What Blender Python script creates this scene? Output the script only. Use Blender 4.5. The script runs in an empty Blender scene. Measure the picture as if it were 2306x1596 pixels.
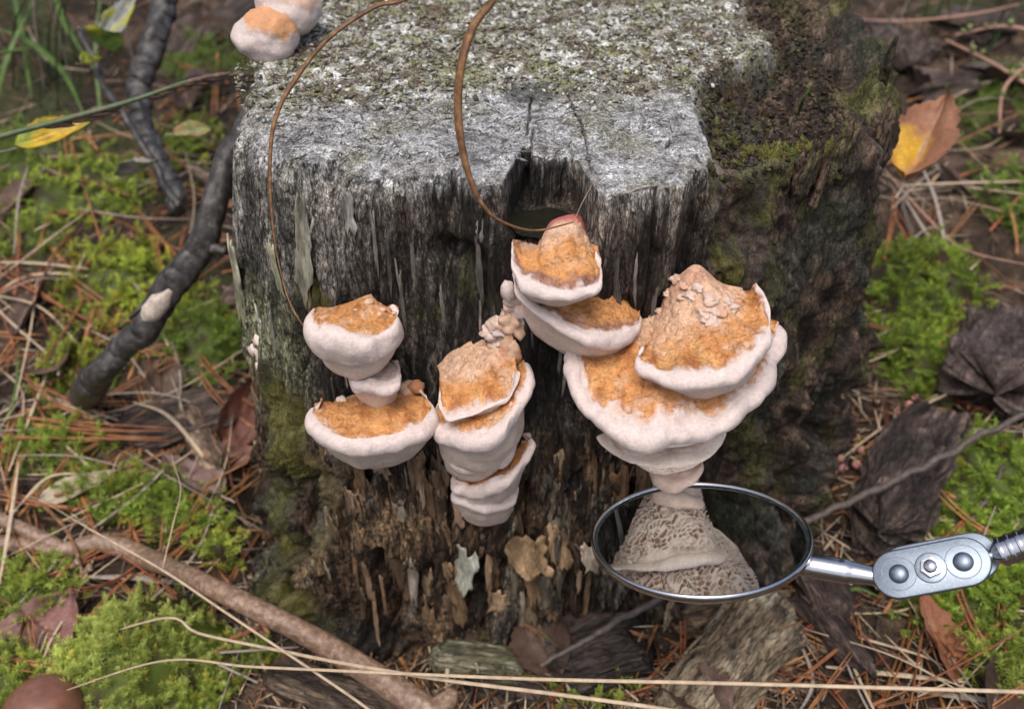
import bpy, math, random
import numpy as np
from mathutils import Vector, Matrix, Quaternion

# ------------------------------------------------------------------ camera, sky, sun
# everything below is authored in centimetres and written to Blender in metres
S = 0.01
sc = bpy.context.scene
col = sc.collection
CAM = np.array([0.0, -22.98, 27.28])
PITCH = 40.0
FPX = 2243.0            # focal length for a 2306 px wide picture
cam_d = bpy.data.cameras.new('camera')
cam = bpy.data.objects.new('camera', cam_d)
col.objects.link(cam)
cam.location = CAM * S
cam.rotation_euler = (math.radians(90 - PITCH), 0, 0)
cam_d.sensor_width = 36.0
cam_d.lens = 36.0 * FPX / 2306.0
cam_d.clip_start = 0.01
cam_d.clip_end = 200.0
cam_d.dof.use_dof = True
cam_d.dof.focus_distance = 0.282
cam_d.dof.aperture_fstop = 14.0
sc.camera = cam

SUN_EL, SUN_AZ = 68.0, 200.0     # azimuth clockwise from +Y
w = bpy.data.worlds.new('World')
sc.world = w
w.use_nodes = True
nt = w.node_tree
bg = nt.nodes['Background']
sky = nt.nodes.new('ShaderNodeTexSky')
sky.sky_type = 'NISHITA'
sky.sun_disc = False
sky.sun_elevation = math.radians(SUN_EL)
sky.sun_rotation = math.radians(SUN_AZ)
sky.dust_density = 6.0
sky.air_density = 1.0
sky.ozone_density = 1.0
nt.links.new(sky.outputs[0], bg.inputs[0])
bg.inputs[1].default_value = 0.115
sun_d = bpy.data.lights.new('sun', 'SUN')
sun_d.energy = 1.5
sun_d.angle = math.radians(30)
sun_d.color = (1.0, 0.95, 0.88)
sun = bpy.data.objects.new('sun', sun_d)
col.objects.link(sun)
az, el = math.radians(SUN_AZ), math.radians(SUN_EL)
sdir = Vector((math.sin(az) * math.cos(el), math.cos(az) * math.cos(el), math.sin(el)))
sun.rotation_euler = sdir.to_track_quat('Z', 'Y').to_euler()
sun.location = (0, 0, 2)

sc.view_settings.view_transform = 'Standard'
sc.view_settings.look = 'None'
sc.view_settings.exposure = 0.55
sc.view_settings.gamma = 1.0
sc.render.engine = 'CYCLES'
sc.cycles.use_denoising = True
sc.cycles.max_bounces = 6

# ------------------------------------------------------------------ helpers
rng = np.random.default_rng(7)
random.seed(7)
_p = math.radians(PITCH)
UP = np.array([0, math.sin(_p), math.cos(_p)])
FWD = np.array([0, math.cos(_p), -math.sin(_p)])
RIGHT = np.array([1.0, 0, 0])


def ray(px, py):
    return RIGHT * ((px - 1153) / FPX) + UP * ((798 - py) / FPX) + FWD


def at_y(px, py, Y):
    d = ray(px, py)
    return CAM + d * ((Y - CAM[1]) / d[1])


def at_z(px, py, Z):
    d = ray(px, py)
    return CAM + d * ((Z - CAM[2]) / d[2])


def at_t(px, py, t):
    return CAM + ray(px, py) * t


def _hash(ix, iy, iz, seed):
    u = lambda k: np.asarray(k).astype(np.int32).view(np.uint32)
    with np.errstate(over='ignore'):
        h = u(ix) * np.uint32(374761393) + u(iy) * np.uint32(668265263) + u(iz) * np.uint32(2147483647) + np.uint32((seed * 1442695041) & 0xFFFFFFFF)
        h ^= h >> np.uint32(13)
        h *= np.uint32(1274126177)
        h ^= h >> np.uint32(16)
        h *= np.uint32(2246822519)
        h ^= h >> np.uint32(13)
    return h.astype(np.float64) / 4294967295.0


def vnoise(x, y, z=None, seed=0):
    x = np.asarray(x, float); y = np.asarray(y, float)
    if z is None:
        x, y = np.broadcast_arrays(x, y)
        ix, iy = np.floor(x), np.floor(y)
        fx, fy = x - ix, y - iy
        fx = fx * fx * (3 - 2 * fx); fy = fy * fy * (3 - 2 * fy)
        o = np.zeros_like(x)
        a = _hash(ix, iy, o, seed); b = _hash(ix + 1, iy, o, seed); c = _hash(ix, iy + 1, o, seed); d = _hash(ix + 1, iy + 1, o, seed)
        a = a + (b - a) * fx; c = c + (d - c) * fx
        return (a + (c - a) * fy) * 2 - 1
    x, y, z = np.broadcast_arrays(x, y, np.asarray(z, float))
    ix, iy, iz = np.floor(x), np.floor(y), np.floor(z)
    fx, fy, fz = x - ix, y - iy, z - iz
    fx = fx * fx * (3 - 2 * fx); fy = fy * fy * (3 - 2 * fy); fz = fz * fz * (3 - 2 * fz)
    r = 0
    for a in (0, 1):
        wx = fx if a else 1 - fx
        for b in (0, 1):
            wy = fy if b else 1 - fy
            for c in (0, 1):
                wz = fz if c else 1 - fz
                r = r + wx * wy * wz * _hash(ix + a, iy + b, iz + c, seed)
    return r * 2 - 1


def fbm(x, y, z=None, o=4, seed=0, gain=0.5):
    r = 0; a = 1.0; f = 1.0; t = 0
    for i in range(o):
        r = r + a * vnoise(np.asarray(x) * f, np.asarray(y) * f, None if z is None else np.asarray(z) * f, seed + i * 17)
        t += a; a *= gain; f *= 2.03
    return r / t * 1.6


def voro(x, y, seed=0, jit=0.85):
    """distance to the nearest cell border of a jittered grid, and a random number per cell"""
    ix, iy = np.floor(x), np.floor(y)
    d1 = np.full(x.shape, 9.0); d2 = np.full(x.shape, 9.0); cid = np.zeros(x.shape)
    z0 = np.zeros_like(x)
    for a in (-1, 0, 1):
        for b in (-1, 0, 1):
            cx = ix + a + 0.5 + (_hash(ix + a, iy + b, z0, seed) - 0.5) * jit
            cy = iy + b + 0.5 + (_hash(ix + a, iy + b, z0 + 1, seed) - 0.5) * jit
            d = np.hypot(x - cx, y - cy)
            n1 = d < d1
            d2 = np.where(n1, d1, np.minimum(d2, d))
            cid = np.where(n1, _hash(ix + a, iy + b, z0 + 2, seed), cid)
            d1 = np.where(n1, d, d1)
    return d2 - d1, cid


def sstep(a, b, x):
    t = np.clip((np.asarray(x, float) - a) / (b - a), 0, 1)
    return t * t * (3 - 2 * t)


def mix(a, b, t):
    return a + (b - a) * t


def cmix(c, d, t):
    t = np.clip(np.asarray(t), 0, 1)[..., None]
    return c * (1 - t) + np.asarray(d) * t


def mk_mesh(name, v, quads=None, tris=None, colors=None, attrs=None, smooth=True):
    me = bpy.data.meshes.new(name)
    v = np.ascontiguousarray(v, dtype=np.float32)
    me.vertices.add(len(v))
    me.vertices.foreach_set('co', v.ravel())
    li, ls = [], []
    n = 0
    if quads is not None and len(quads):
        q = np.asarray(quads, dtype=np.int32)
        li.append(q.ravel()); ls.append(np.arange(len(q), dtype=np.int32) * 4); n = q.size
    if tris is not None and len(tris):
        t = np.asarray(tris, dtype=np.int32)
        li.append(t.ravel()); ls.append(n + np.arange(len(t), dtype=np.int32) * 3)
    li = np.concatenate(li); ls = np.concatenate(ls)
    me.loops.add(len(li)); me.loops.foreach_set('vertex_index', li)
    me.polygons.add(len(ls)); me.polygons.foreach_set('loop_start', ls)
    if smooth:
        me.polygons.foreach_set('use_smooth', np.ones(len(ls), dtype=bool))
    if colors is not None:
        a = me.color_attributes.new('Col', 'FLOAT_COLOR', 'POINT')
        c = np.ones((len(v), 4), dtype=np.float32); c[:, :3] = colors
        a.data.foreach_set('color', c.ravel())
    if attrs:
        for k, arr in attrs.items():
            a = me.attributes.new(k, 'FLOAT', 'POINT')
            a.data.foreach_set('value', np.ascontiguousarray(arr, dtype=np.float32))
    me.update(calc_edges=True)
    me.validate()
    return me


def empty(name, loc, label, cat, group=None):
    o = bpy.data.objects.new(name, None)
    o.empty_display_size = 0.01
    col.objects.link(o)
    o.location = np.asarray(loc, float) * S
    o['label'] = label; o['category'] = cat
    if group: o['group'] = group
    return o


def link(name, me, mat, parent=None, loc=None):
    """me is authored in world centimetres (already scaled by build())"""
    o = bpy.data.objects.new(name, me)
    col.objects.link(o)
    if mat is not None and not me.materials:
        me.materials.append(mat)
    if parent is not None:
        o.parent = parent
    return o


def build(name, v, quads=None, tris=None, mat=None, parent=None, colors=None, attrs=None, origin=None, smooth=True):
    """v in world cm; the object's origin is put at its thing's base (or at 'origin')"""
    v = np.asarray(v, float)
    if origin is None:
        if parent is not None:
            q = parent; origin = np.zeros(3)
            while q is not None:
                origin = origin + np.array(q.location) / S; q = q.parent
        else:
            origin = np.array([v[:, 0].mean(), v[:, 1].mean(), v[:, 2].min()])
    me = mk_mesh(name, (v - origin) * S, quads, tris, colors, attrs, smooth)
    o = link(name, me, mat, parent)
    if parent is None:
        o.location = origin * S
    return o


def tag(o, label, cat, group=None, kind=None):
    o['label'] = label; o['category'] = cat
    if group: o['group'] = group
    if kind: o['kind'] = kind
    return o


def grid_quads(nr, nc, wrap=False):
    r = np.arange(nr - 1)[:, None]
    c = np.arange(nc if wrap else nc - 1)[None, :]
    c2 = (c + 1) % nc
    a = r * nc + c; b = r * nc + c2; d = (r + 1) * nc + c; e = (r + 1) * nc + c2
    return np.stack([a, b, e, d], -1).reshape(-1, 4)


def spline(pts, n):
    """Catmull-Rom through pts (k,3) sampled at n points, even in chord length"""
    p = np.asarray(pts, float)
    if len(p) == 2:
        t = np.linspace(0, 1, n)[:, None]
        return p[0] * (1 - t) + p[1] * t
    d = np.r_[0, np.cumsum(np.linalg.norm(np.diff(p, axis=0), axis=1))]
    P = np.vstack([2 * p[0] - p[1], p, 2 * p[-1] - p[-2]])
    s = np.linspace(0, d[-1], n)
    k = np.clip(np.searchsorted(d, s, side='right') - 1, 0, len(p) - 2)
    t = ((s - d[k]) / np.maximum(d[k + 1] - d[k], 1e-9))[:, None]
    a, b, c, e = P[k], P[k + 1], P[k + 2], P[k + 3]
    return 0.5 * (2 * b + (c - a) * t + (2 * a - 5 * b + 4 * c - e) * t ** 2 + (3 * b - a - 3 * c + e) * t ** 3)


def frames(path):
    T = np.gradient(path, axis=0)
    T /= np.linalg.norm(T, axis=1)[:, None] + 1e-12
    N = np.zeros_like(T)
    ref = np.array([0, 0, 1.0])
    if abs(T[0] @ ref) > 0.9: ref = np.array([1.0, 0, 0])
    n = ref - T[0] * (T[0] @ ref); n /= np.linalg.norm(n)
    for i in range(len(T)):
        n = n - T[i] * (T[i] @ n); n /= np.linalg.norm(n) + 1e-12
        N[i] = n
    return T, N, np.cross(T, N)


def tube(path, rad, seg=8, flat=1.0, rough=0.0, rf=1.5, seed=0, close=True):
    """returns v, quads, tris; rad a number or array; flat squashes along N"""
    path = np.asarray(path, float)
    n = len(path)
    T, N, B = frames(path)
    rad = np.broadcast_to(np.asarray(rad, float), (n,))
    a = np.linspace(0, 2 * math.pi, seg, endpoint=False)
    rr = rad[:, None] * np.ones(seg)
    if rough:
        L = np.r_[0, np.cumsum(np.linalg.norm(np.diff(path, axis=0), axis=1))][:, None]
        rr = rr * (1 + rough * (fbm(np.cos(a)[None] * 1.3 + 5, np.sin(a)[None] * 1.3, L * rf * .33, 3, seed) + .14 * fbm(np.cos(a)[None] * 3.5, np.sin(a)[None] * 3.5, L * rf * 1.6, 3, seed + 1)))
    v = path[:, None] + (N[:, None] * np.cos(a)[None, :, None] * flat + B[:, None] * np.sin(a)[None, :, None]) * rr[..., None]
    v = v.reshape(-1, 3)
    q = grid_quads(n, seg, True)
    t = []
    if close:
        c0 = len(v); v = np.vstack([v, path[0], path[-1]])
        k = np.arange(seg); k2 = (k + 1) % seg
        t = np.vstack([np.stack([k2, k, np.full(seg, c0)], -1), np.stack([(n - 1) * seg + k, (n - 1) * seg + k2, np.full(seg, c0 + 1)], -1)])
    return v, q, t


def merge(parts):
    """parts: list of (v, quads, tris[, colors]) -> one set"""
    V, Q, T, C = [], [], [], []
    n = 0
    for p in parts:
        V.append(p[0])
        if p[1] is not None and len(p[1]): Q.append(np.asarray(p[1]) + n)
        if p[2] is not None and len(p[2]): T.append(np.asarray(p[2]) + n)
        if len(p) > 3: C.append(p[3])
        n += len(p[0])
    return (np.vstack(V), np.vstack(Q) if Q else None, np.vstack(T) if T else None, np.vstack(C) if C else None)


def compact(v, quads, *arrs):
    u, inv = np.unique(quads.ravel(), return_inverse=True)
    return (v[u], inv.reshape(quads.shape)) + tuple(a[u] for a in arrs)


# ------------------------------------------------------------------ materials
def new_mat(name):
    m = bpy.data.materials.new(name)
    m.use_nodes = True
    t = m.node_tree
    return m, t, t.nodes['Principled BSDF']


def N(t, typ, **kw):
    n = t.nodes.new(typ)
    for k, v in kw.items():
        if k.startswith('i_'):
            n.inputs[k[2:].replace('_', ' ')].default_value = v
        else:
            setattr(n, k, v)
    return n


def coords(t, scale=(100, 100, 100), world=True):
    """texture coordinates in centimetres"""
    if world:
        g = t.nodes.new('ShaderNodeNewGeometry').outputs['Position']
    else:
        g = t.nodes.new('ShaderNodeTexCoord').outputs['Object']
    mp = t.nodes.new('ShaderNodeMapping')
    mp.inputs['Scale'].default_value = scale
    t.links.new(g, mp.inputs['Vector'])
    return mp.outputs['Vector']


def noise(t, vec, scale, detail=5, rough=0.6):
    n = N(t, 'ShaderNodeTexNoise')
    n.inputs['Scale'].default_value = scale
    n.inputs['Detail'].default_value = detail
    n.inputs['Roughness'].default_value = rough
    t.links.new(vec, n.inputs['Vector'])
    return n.outputs['Fac']


def ramp(t, fac, stops):
    r = N(t, 'ShaderNodeValToRGB')
    e = r.color_ramp.elements
    while len(e) < len(stops): e.new(0.5)
    for k, (p, c) in enumerate(stops):
        e[k].position = p
        e[k].color = (c, c, c, 1) if not isinstance(c, (tuple, list)) else (*c, 1)
    t.links.new(fac, r.inputs['Fac'])
    return r.outputs['Color']


def mult(t, a, b, fac=1.0, mode='MULTIPLY'):
    m = N(t, 'ShaderNodeMix', data_type='RGBA', blend_type=mode)
    m.inputs['Factor'].default_value = fac
    t.links.new(a, m.inputs[6]); t.links.new(b, m.inputs[7])
    return m.outputs[2]


def bump(t, bs, h, strength, dist):
    b = N(t, 'ShaderNodeBump')
    b.inputs['Strength'].default_value = strength
    b.inputs['Distance'].default_value = dist * S
    t.links.new(h, b.inputs['Height'])
    prev = bs.inputs['Normal'].links
    if prev:
        t.links.new(prev[0].from_socket, b.inputs['Normal'])
    t.links.new(b.outputs[0], bs.inputs['Normal'])


def attr(t, name):
    return N(t, 'ShaderNodeAttribute', attribute_name=name)


def mat_vcol(name, rough=0.8, spec=0.3, layers=((4, 0.5, 1.5),), bumps=((12, 0.5, 0.05),), scale=(100, 100, 100), world=True, wet=None, trans=0.0, sheen=0.0, lines=None, sharp=0.2, rotz=None, iso=()):
    """vertex colour times procedural grain layers (scale, low, high), with bump layers (scale, strength, cm)"""
    m, t, bs = new_mat(name)
    if rotz is None:
        vec = coords(t, scale, world)
    else:
        m1 = N(t, 'ShaderNodeMapping'); m1.inputs['Rotation'].default_value = (0, 0, -rotz)
        t.links.new(coords(t, (100, 100, 100), world), m1.inputs['Vector'])
        m2 = N(t, 'ShaderNodeMapping'); m2.inputs['Scale'].default_value = (scale[0] / 100, scale[1] / 100, scale[2] / 100)
        t.links.new(m1.outputs[0], m2.inputs['Vector']); vec = m2.outputs[0]
    c = attr(t, 'Col').outputs['Color']
    for (sc_, lo, hi) in layers:
        f = noise(t, vec, sc_)
        mr = N(t, 'ShaderNodeMapRange')
        mr.inputs['From Min'].default_value = 0.5 - sharp; mr.inputs['From Max'].default_value = 0.5 + sharp
        mr.inputs['To Min'].default_value = lo; mr.inputs['To Max'].default_value = hi
        t.links.new(f, mr.inputs['Value'])
        vm = N(t, 'ShaderNodeVectorMath', operation='SCALE')
        t.links.new(c, vm.inputs[0]); t.links.new(mr.outputs[0], vm.inputs['Scale'])
        c = vm.outputs[0]
    for (sc_, lo, hi) in iso:
        f = noise(t, coords(t, (100, 100, 80), world), sc_)
        mr = N(t, 'ShaderNodeMapRange')
        mr.inputs['From Min'].default_value = 0.35; mr.inputs['From Max'].default_value = 0.65
        mr.inputs['To Min'].default_value = lo; mr.inputs['To Max'].default_value = hi
        t.links.new(f, mr.inputs['Value'])
        vm = N(t, 'ShaderNodeVectorMath', operation='SCALE')
        t.links.new(c, vm.inputs[0]); t.links.new(mr.outputs[0], vm.inputs['Scale'])
        c = vm.outputs[0]
        bump(t, bs, f, .7, .07)
    for (sc_, wd, lo) in (lines or ()):
        f = noise(t, vec, sc_, 4, 0.55)
        sb = N(t, 'ShaderNodeMath', operation='SUBTRACT'); sb.inputs[1].default_value = 0.5
        ab = N(t, 'ShaderNodeMath', operation='ABSOLUTE')
        mr = N(t, 'ShaderNodeMapRange')
        mr.inputs['From Max'].default_value = wd; mr.inputs['To Min'].default_value = lo; mr.inputs['To Max'].default_value = 1.0
        t.links.new(f, sb.inputs[0]); t.links.new(sb.outputs[0], ab.inputs[0]); t.links.new(ab.outputs[0], mr.inputs['Value'])
        vm = N(t, 'ShaderNodeVectorMath', operation='SCALE')
        t.links.new(c, vm.inputs[0]); t.links.new(mr.outputs[0], vm.inputs['Scale'])
        c = vm.outputs[0]
        bump(t, bs, mr.outputs[0], 0.8, 0.08)
    t.links.new(c, bs.inputs['Base Color'])
    for (sc_, st, di) in bumps:
        bump(t, bs, noise(t, vec, sc_, 6, 0.65), st, di)
    bs.inputs['Roughness'].default_value = rough
    bs.inputs['Specular IOR Level'].default_value = spec
    if wet:
        a = attr(t, wet).outputs['Fac']
        mr = N(t, 'ShaderNodeMapRange')
        mr.inputs['To Min'].default_value = rough; mr.inputs['To Max'].default_value = 0.22
        t.links.new(a, mr.inputs['Value']); t.links.new(mr.outputs[0], bs.inputs['Roughness'])
        mr = N(t, 'ShaderNodeMapRange')
        mr.inputs['To Min'].default_value = spec; mr.inputs['To Max'].default_value = 0.75
        t.links.new(a, mr.inputs['Value']); t.links.new(mr.outputs[0], bs.inputs['Specular IOR Level'])
    if sheen:
        bs.inputs['Sheen Weight'].default_value = sheen
    if trans:
        tr = N(t, 'ShaderNodeBsdfTranslucent')
        t.links.new(c, tr.inputs['Color'])
        ms = N(t, 'ShaderNodeMixShader')
        ms.inputs[0].default_value = trans
        t.links.new(bs.outputs[0], ms.inputs[1]); t.links.new(tr.outputs[0], ms.inputs[2])
        t.links.new(ms.outputs[0], t.nodes['Material Output'].inputs['Surface'])
    return m


def mat_plain(name, c, rough=0.6, spec=0.4, lo=0.6, hi=1.4, scale=6, bumps=((15, 0.4, 0.03),), world=False, trans=0.0, c2=None, objvar=0.0, stretch=(100, 100, 100)):
    m, t, bs = new_mat(name)
    vec = coords(t, stretch, world)
    f = noise(t, vec, scale)
    c = np.array(c); c2 = c * hi if c2 is None else np.array(c2)
    out = ramp(t, f, [(0.3, tuple(np.clip(c * lo, 0, 1))), (0.5, tuple(c)), (0.72, tuple(np.clip(c2, 0, 1)))])
    if objvar:
        oi = N(t, 'ShaderNodeObjectInfo')
        hs = N(t, 'ShaderNodeHueSaturation')
        mr = N(t, 'ShaderNodeMapRange')
        mr.inputs['To Min'].default_value = 1 - objvar; mr.inputs['To Max'].default_value = 1 + objvar
        t.links.new(oi.outputs['Random'], mr.inputs['Value'])
        t.links.new(mr.outputs[0], hs.inputs['Value'])
        mr2 = N(t, 'ShaderNodeMapRange')
        mr2.inputs['To Min'].default_value = 0.485; mr2.inputs['To Max'].default_value = 0.515
        mu = N(t, 'ShaderNodeMath', operation='FRACT')
        mm = N(t, 'ShaderNodeMath', operation='MULTIPLY'); mm.inputs[1].default_value = 7.31
        t.links.new(oi.outputs['Random'], mm.inputs[0]); t.links.new(mm.outputs[0], mu.inputs[0]); t.links.new(mu.outputs[0], mr2.inputs['Value'])
        t.links.new(mr2.outputs[0], hs.inputs['Hue'])
        t.links.new(out, hs.inputs['Color']); out = hs.outputs[0]
    t.links.new(out, bs.inputs['Base Color'])
    for (sc_, st, di) in bumps:
        bump(t, bs, noise(t, vec, sc_, 5, 0.6), st, di)
    bs.inputs['Roughness'].default_value = rough
    bs.inputs['Specular IOR Level'].default_value = spec
    if trans:
        tr = N(t, 'ShaderNodeBsdfTranslucent')
        t.links.new(out, tr.inputs['Color'])
        ms = N(t, 'ShaderNodeMixShader'); ms.inputs[0].default_value = trans
        t.links.new(bs.outputs[0], ms.inputs[1]); t.links.new(tr.outputs[0], ms.inputs[2])
        t.links.new(ms.outputs[0], t.nodes['Material Output'].inputs['Surface'])
    return m


def mat_metal(name, c, rough, lo=0.8, scale=20, bumpst=0.1, spread=0.08):
    m, t, bs = new_mat(name)
    vec = coords(t, world=False)
    f = noise(t, vec, scale)
    t.links.new(ramp(t, f, [(0.3, tuple(np.array(c) * lo)), (0.7, tuple(c))]), bs.inputs['Base Color'])
    mr = N(t, 'ShaderNodeMapRange')
    mr.inputs['To Min'].default_value = max(0.02, rough - spread); mr.inputs['To Max'].default_value = rough + spread
    t.links.new(f, mr.inputs['Value']); t.links.new(mr.outputs[0], bs.inputs['Roughness'])
    bs.inputs['Metallic'].default_value = 1.0
    if bumpst: bump(t, bs, noise(t, vec, scale * 3), bumpst, 0.01)
    return m


M = {}
M['wood_side'] = mat_vcol('wood_side', 0.75, 0.3, layers=((3.0, 0.6, 1.4), (9, 0.4, 1.6), (24, 0.55, 1.45)), bumps=((4, 0.9, 0.16), (13, 1.0, 0.10)), scale=(100, 100, 24), wet='wet', lines=((2.6, .03, .2), (6.5, .03, .4)), sharp=.14, iso=((7, .6, 1.4), (20, .65, 1.4)))
M['wood_top'] = mat_vcol('wood_top', 0.85, 0.25, layers=((5, 0.6, 1.35), (14, 0.4, 1.6), (30, .55, 1.45)), bumps=((6, 0.8, 0.10), (18, 1.0, 0.08)), scale=(100, 100, 100), wet='wet', lines=((2.2, .012, .5),), sharp=.15)
M['wood_rot'] = mat_vcol('wood_rot', 0.8, 0.35, layers=((3, 0.55, 1.5), (11, 0.4, 1.65), (26, .6, 1.4)), bumps=((5, 0.9, 0.14), (15, 1.0, 0.09)), scale=(100, 100, 38), wet='wet', lines=((3, .022, .35),), sharp=.16)
M['wood_low'] = mat_vcol('wood_low', 0.7, 0.35, layers=((3, 0.5, 1.5), (9, 0.35, 1.7), (24, .6, 1.4)), bumps=((4, 1.0, 0.2), (12, 1.0, 0.11)), scale=(100, 100, 17), wet='wet', lines=((2.6, .04, .15), (6, .03, .35)), sharp=.14)
M['algae'] = mat_vcol('algae', 0.4, 0.45, layers=((4, 0.6, 1.5), (14, 0.5, 1.6)), bumps=((5, 0.7, 0.14), (14, 1.0, 0.10), (34, .8, .05)), scale=(100, 100, 70), wet='wet', sharp=.17)
M['flake'] = mat_vcol('flake', 0.6, 0.4, layers=((4, 0.6, 1.4), (14, 0.6, 1.4)), bumps=((6, 0.7, 0.06), (18, 0.6, 0.03)), scale=(100, 100, 22))
M['ground'] = mat_vcol('ground', 0.85, 0.25, layers=((1.5, 0.6, 1.4), (7, 0.5, 1.5)), bumps=((3, 0.8, 0.2), (11, 0.8, 0.08)))
M['fungus_cap'] = mat_vcol('fungus_cap', 0.85, 0.2, layers=((3, 0.82, 1.2), (13, 0.78, 1.22)), bumps=((5, 0.7, 0.08), (14, .9, 0.06)), lines=((3.2, .014, .72),))
M['fungus_white'] = mat_vcol('fungus_white', 0.7, 0.3, layers=((2.5, 0.88, 1.06), (10, 0.9, 1.06), (30, .86, 1.08)), bumps=((3, 0.4, 0.06), (10, .5, .04), (30, 0.9, 0.03)))
for k in ('fungus_cap', 'fungus_white'):
    b = M[k].node_tree.nodes['Principled BSDF']
    b.inputs['Subsurface Weight'].default_value = 0.06 if k == 'fungus_white' else 0.0
    b.inputs['Subsurface Radius'].default_value = (0.002, 0.001, 0.0007)
    b.inputs['Subsurface Scale'].default_value = 1.0

# ------------------------------------------------------------------ ground
def ground(x, y):
    x = np.asarray(x, float); y = np.asarray(y, float)
    g = -6.0 + 0.13 * np.maximum(0, y - 3) + 0.10 * np.maximum(0, np.abs(x - 1) - 12)
    g = np.where(y > 60, g - 0.13 * (y - 60), g)
    g = g + 0.7 * fbm(x * 0.09 + 3, y * 0.09 + 1, None, 3, 5)
    # a dip round the foot of the stump
    d = np.hypot((x - 1) / 11.5, (y - 8.5) / 10.5)
    return g - 0.9 * np.exp(-((d - 1.02) / 0.13) ** 2)


def at_ground(px, py, h=0.0):
    d = ray(px, py)
    t = np.linspace(15, 160, 2400)
    P = CAM + d * t[:, None]
    k = np.argmax(P[:, 2] < ground(P[:, 0], P[:, 1]) + h)
    return P[k] if k else P[-1]


# one sheet, fine near the stump, reaching far past everything in view
def axis(lo, hi, fine_lo, fine_hi, step):
    a = list(np.arange(fine_lo, fine_hi, step))
    s, p = step, fine_lo
    while p > lo:
        s *= 1.22; p -= s; a.insert(0, p)
    s, p = step, a[-1]
    while p < hi:
        s *= 1.22; p += s; a.append(p)
    return np.array(a)


gx = axis(-6000, 6000, -34, 34, 0.22)
gy = axis(-4000, 9000, -8, 52, 0.22)
GX, GY = np.meshgrid(gx, gy)
far = sstep(55, 140, np.hypot(GX, GY - 10))
GZ = ground(GX, GY)
GZ = mix(GZ, np.clip(GZ, -7, 4), far)
dt = (0.30 * fbm(GX * 0.6, GY * 0.6, None, 4, 11) + 0.16 * fbm(GX * 2.1, GY * 2.1, None, 3, 12)) * (1 - far)
GZ = GZ + dt
GC = np.zeros(GX.shape + (3,)) + np.array([0.040, 0.027, 0.019])
n1 = fbm(GX * 0.35, GY * 0.35, None, 4, 21)
n2 = fbm(GX * 1.7, GY * 1.7, None, 3, 22)
GC = cmix(GC, (0.105, 0.07, 0.048), sstep(-0.1, 0.7, n1 + 0.5 * n2))
GC = cmix(GC, (0.022, 0.016, 0.012), sstep(0.1, 0.8, -n2))
GC = cmix(GC, (0.035, 0.048, 0.016), sstep(0.25, 0.7, fbm(GX * 0.2 + 9, GY * 0.2, None, 3, 23)) * 0.7)
V = np.stack([GX, GY, GZ], -1).reshape(-1, 3)
q = grid_quads(len(gy), len(gx))
o = build('ground', V, q, None, M['ground'], colors=GC.reshape(-1, 3), origin=np.zeros(3))
tag(o, 'dark brown forest floor soil under the litter', 'ground', kind='structure')

# ------------------------------------------------------------------ the stump
CX, CY = 1.0, 8.5
ZT = 13.6
top_pts = [(-8.35, 5.7), (-8.5, 9.5), (-7.5, 13.5), (-4, 17), (1, 18.3), (6, 17.5), (10, 14.5), (12.6, 10.5), (12.4, 6.8), (11.2, 3.9), (8.4, 2.1), (6.2, 1.3), (5.2, 0.55), (4.3, .1), (2.8, 0), (1.5, .1), (0, .25), (-2.3, .45), (-4.7, .75), (-6.7, 2.0), (-7.8, 3.7)]
base_pts = [(-10.6, 3.0), (-10, 8), (-9, 14), (-4, 18.5), (1, 19.5), (7, 19), (12, 15), (13.4, 10), (13.2, 6), (11.8, 2.5), (8, .9), (4.3, .1), (1, -.3), (-1.5, -.7), (-4.4, -1.2), (-7.5, -1.2), (-9.8, .5)]


def outline(pts):
    p = np.array(pts, float)
    th = np.arctan2(p[:, 1] - CY, p[:, 0] - CX); r = np.hypot(p[:, 0] - CX, p[:, 1] - CY)
    k = np.argsort(th); th, r = th[k], r[k]
    g = np.linspace(-math.pi, math.pi, 721)
    rr = np.interp(g, np.r_[th - 2 * math.pi, th, th + 2 * math.pi], np.r_[r, r, r])
    ker = np.hanning(23); ker /= ker.sum()
    rr = np.convolve(np.r_[rr[-60:-1], rr, rr[1:60]], ker, 'same')[59:-59]
    return g, rr


_g, _rt = outline(top_pts)
_, _rb = outline(base_pts)


def stump_r(th, z):
    s = np.clip((z + 6) / 19.6, 0, 1) ** 0.62
    return np.interp(th, _g, _rb) * (1 - s) + np.interp(th, _g, _rt) * s


def at_wall(px, py, out=0.0):
    d = ray(px, py)
    t = np.arange(18, 50, 0.03)
    P = CAM + d * t[:, None]
    th = np.arctan2(P[:, 1] - CY, P[:, 0] - CX)
    ins = (np.hypot(P[:, 0] - CX, P[:, 1] - CY) < stump_r(th, P[:, 2]) + out) & (P[:, 2] < ZT)
    k = np.argmax(ins)
    return P[k]


def at_surf(px, py, h=0.0):
    a, b = at_wall(px, py, h), at_ground(px, py, h)
    ok = a[2] > -8 and a[1] > -3
    return a if ok and a[1] < b[1] else b


def wall_tz(px, py):
    p = at_wall(px, py)
    return math.atan2(p[1] - CY, p[0] - CX), p[2]


# columns: dense on the side that is seen
thf = np.linspace(math.radians(-198), math.radians(18), 760, endpoint=False)
thb = np.linspace(math.radians(18), math.radians(162), 170, endpoint=False)
TH = np.r_[thf, thb]
TH = np.where(TH < -math.pi, TH + 2 * math.pi, TH)
nth = len(TH)
AR = np.r_[thf, thb] * 9.3            # arc length, cm


def rotmask(x, y):
    """1 in the crumbled sapwood on the far side of the grey core"""
    bx = np.interp(y, [-2, 0.5, 3, 7, 8.3, 9.6, 13, 20], [5.3, 5.5, 5.7, 5.5, 7.2, 8.8, 8.2, 8])
    return sstep(-0.15, 0.55, x - bx + 0.35 * fbm(x * 0.8, y * 0.8, None, 3, 31))


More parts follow.
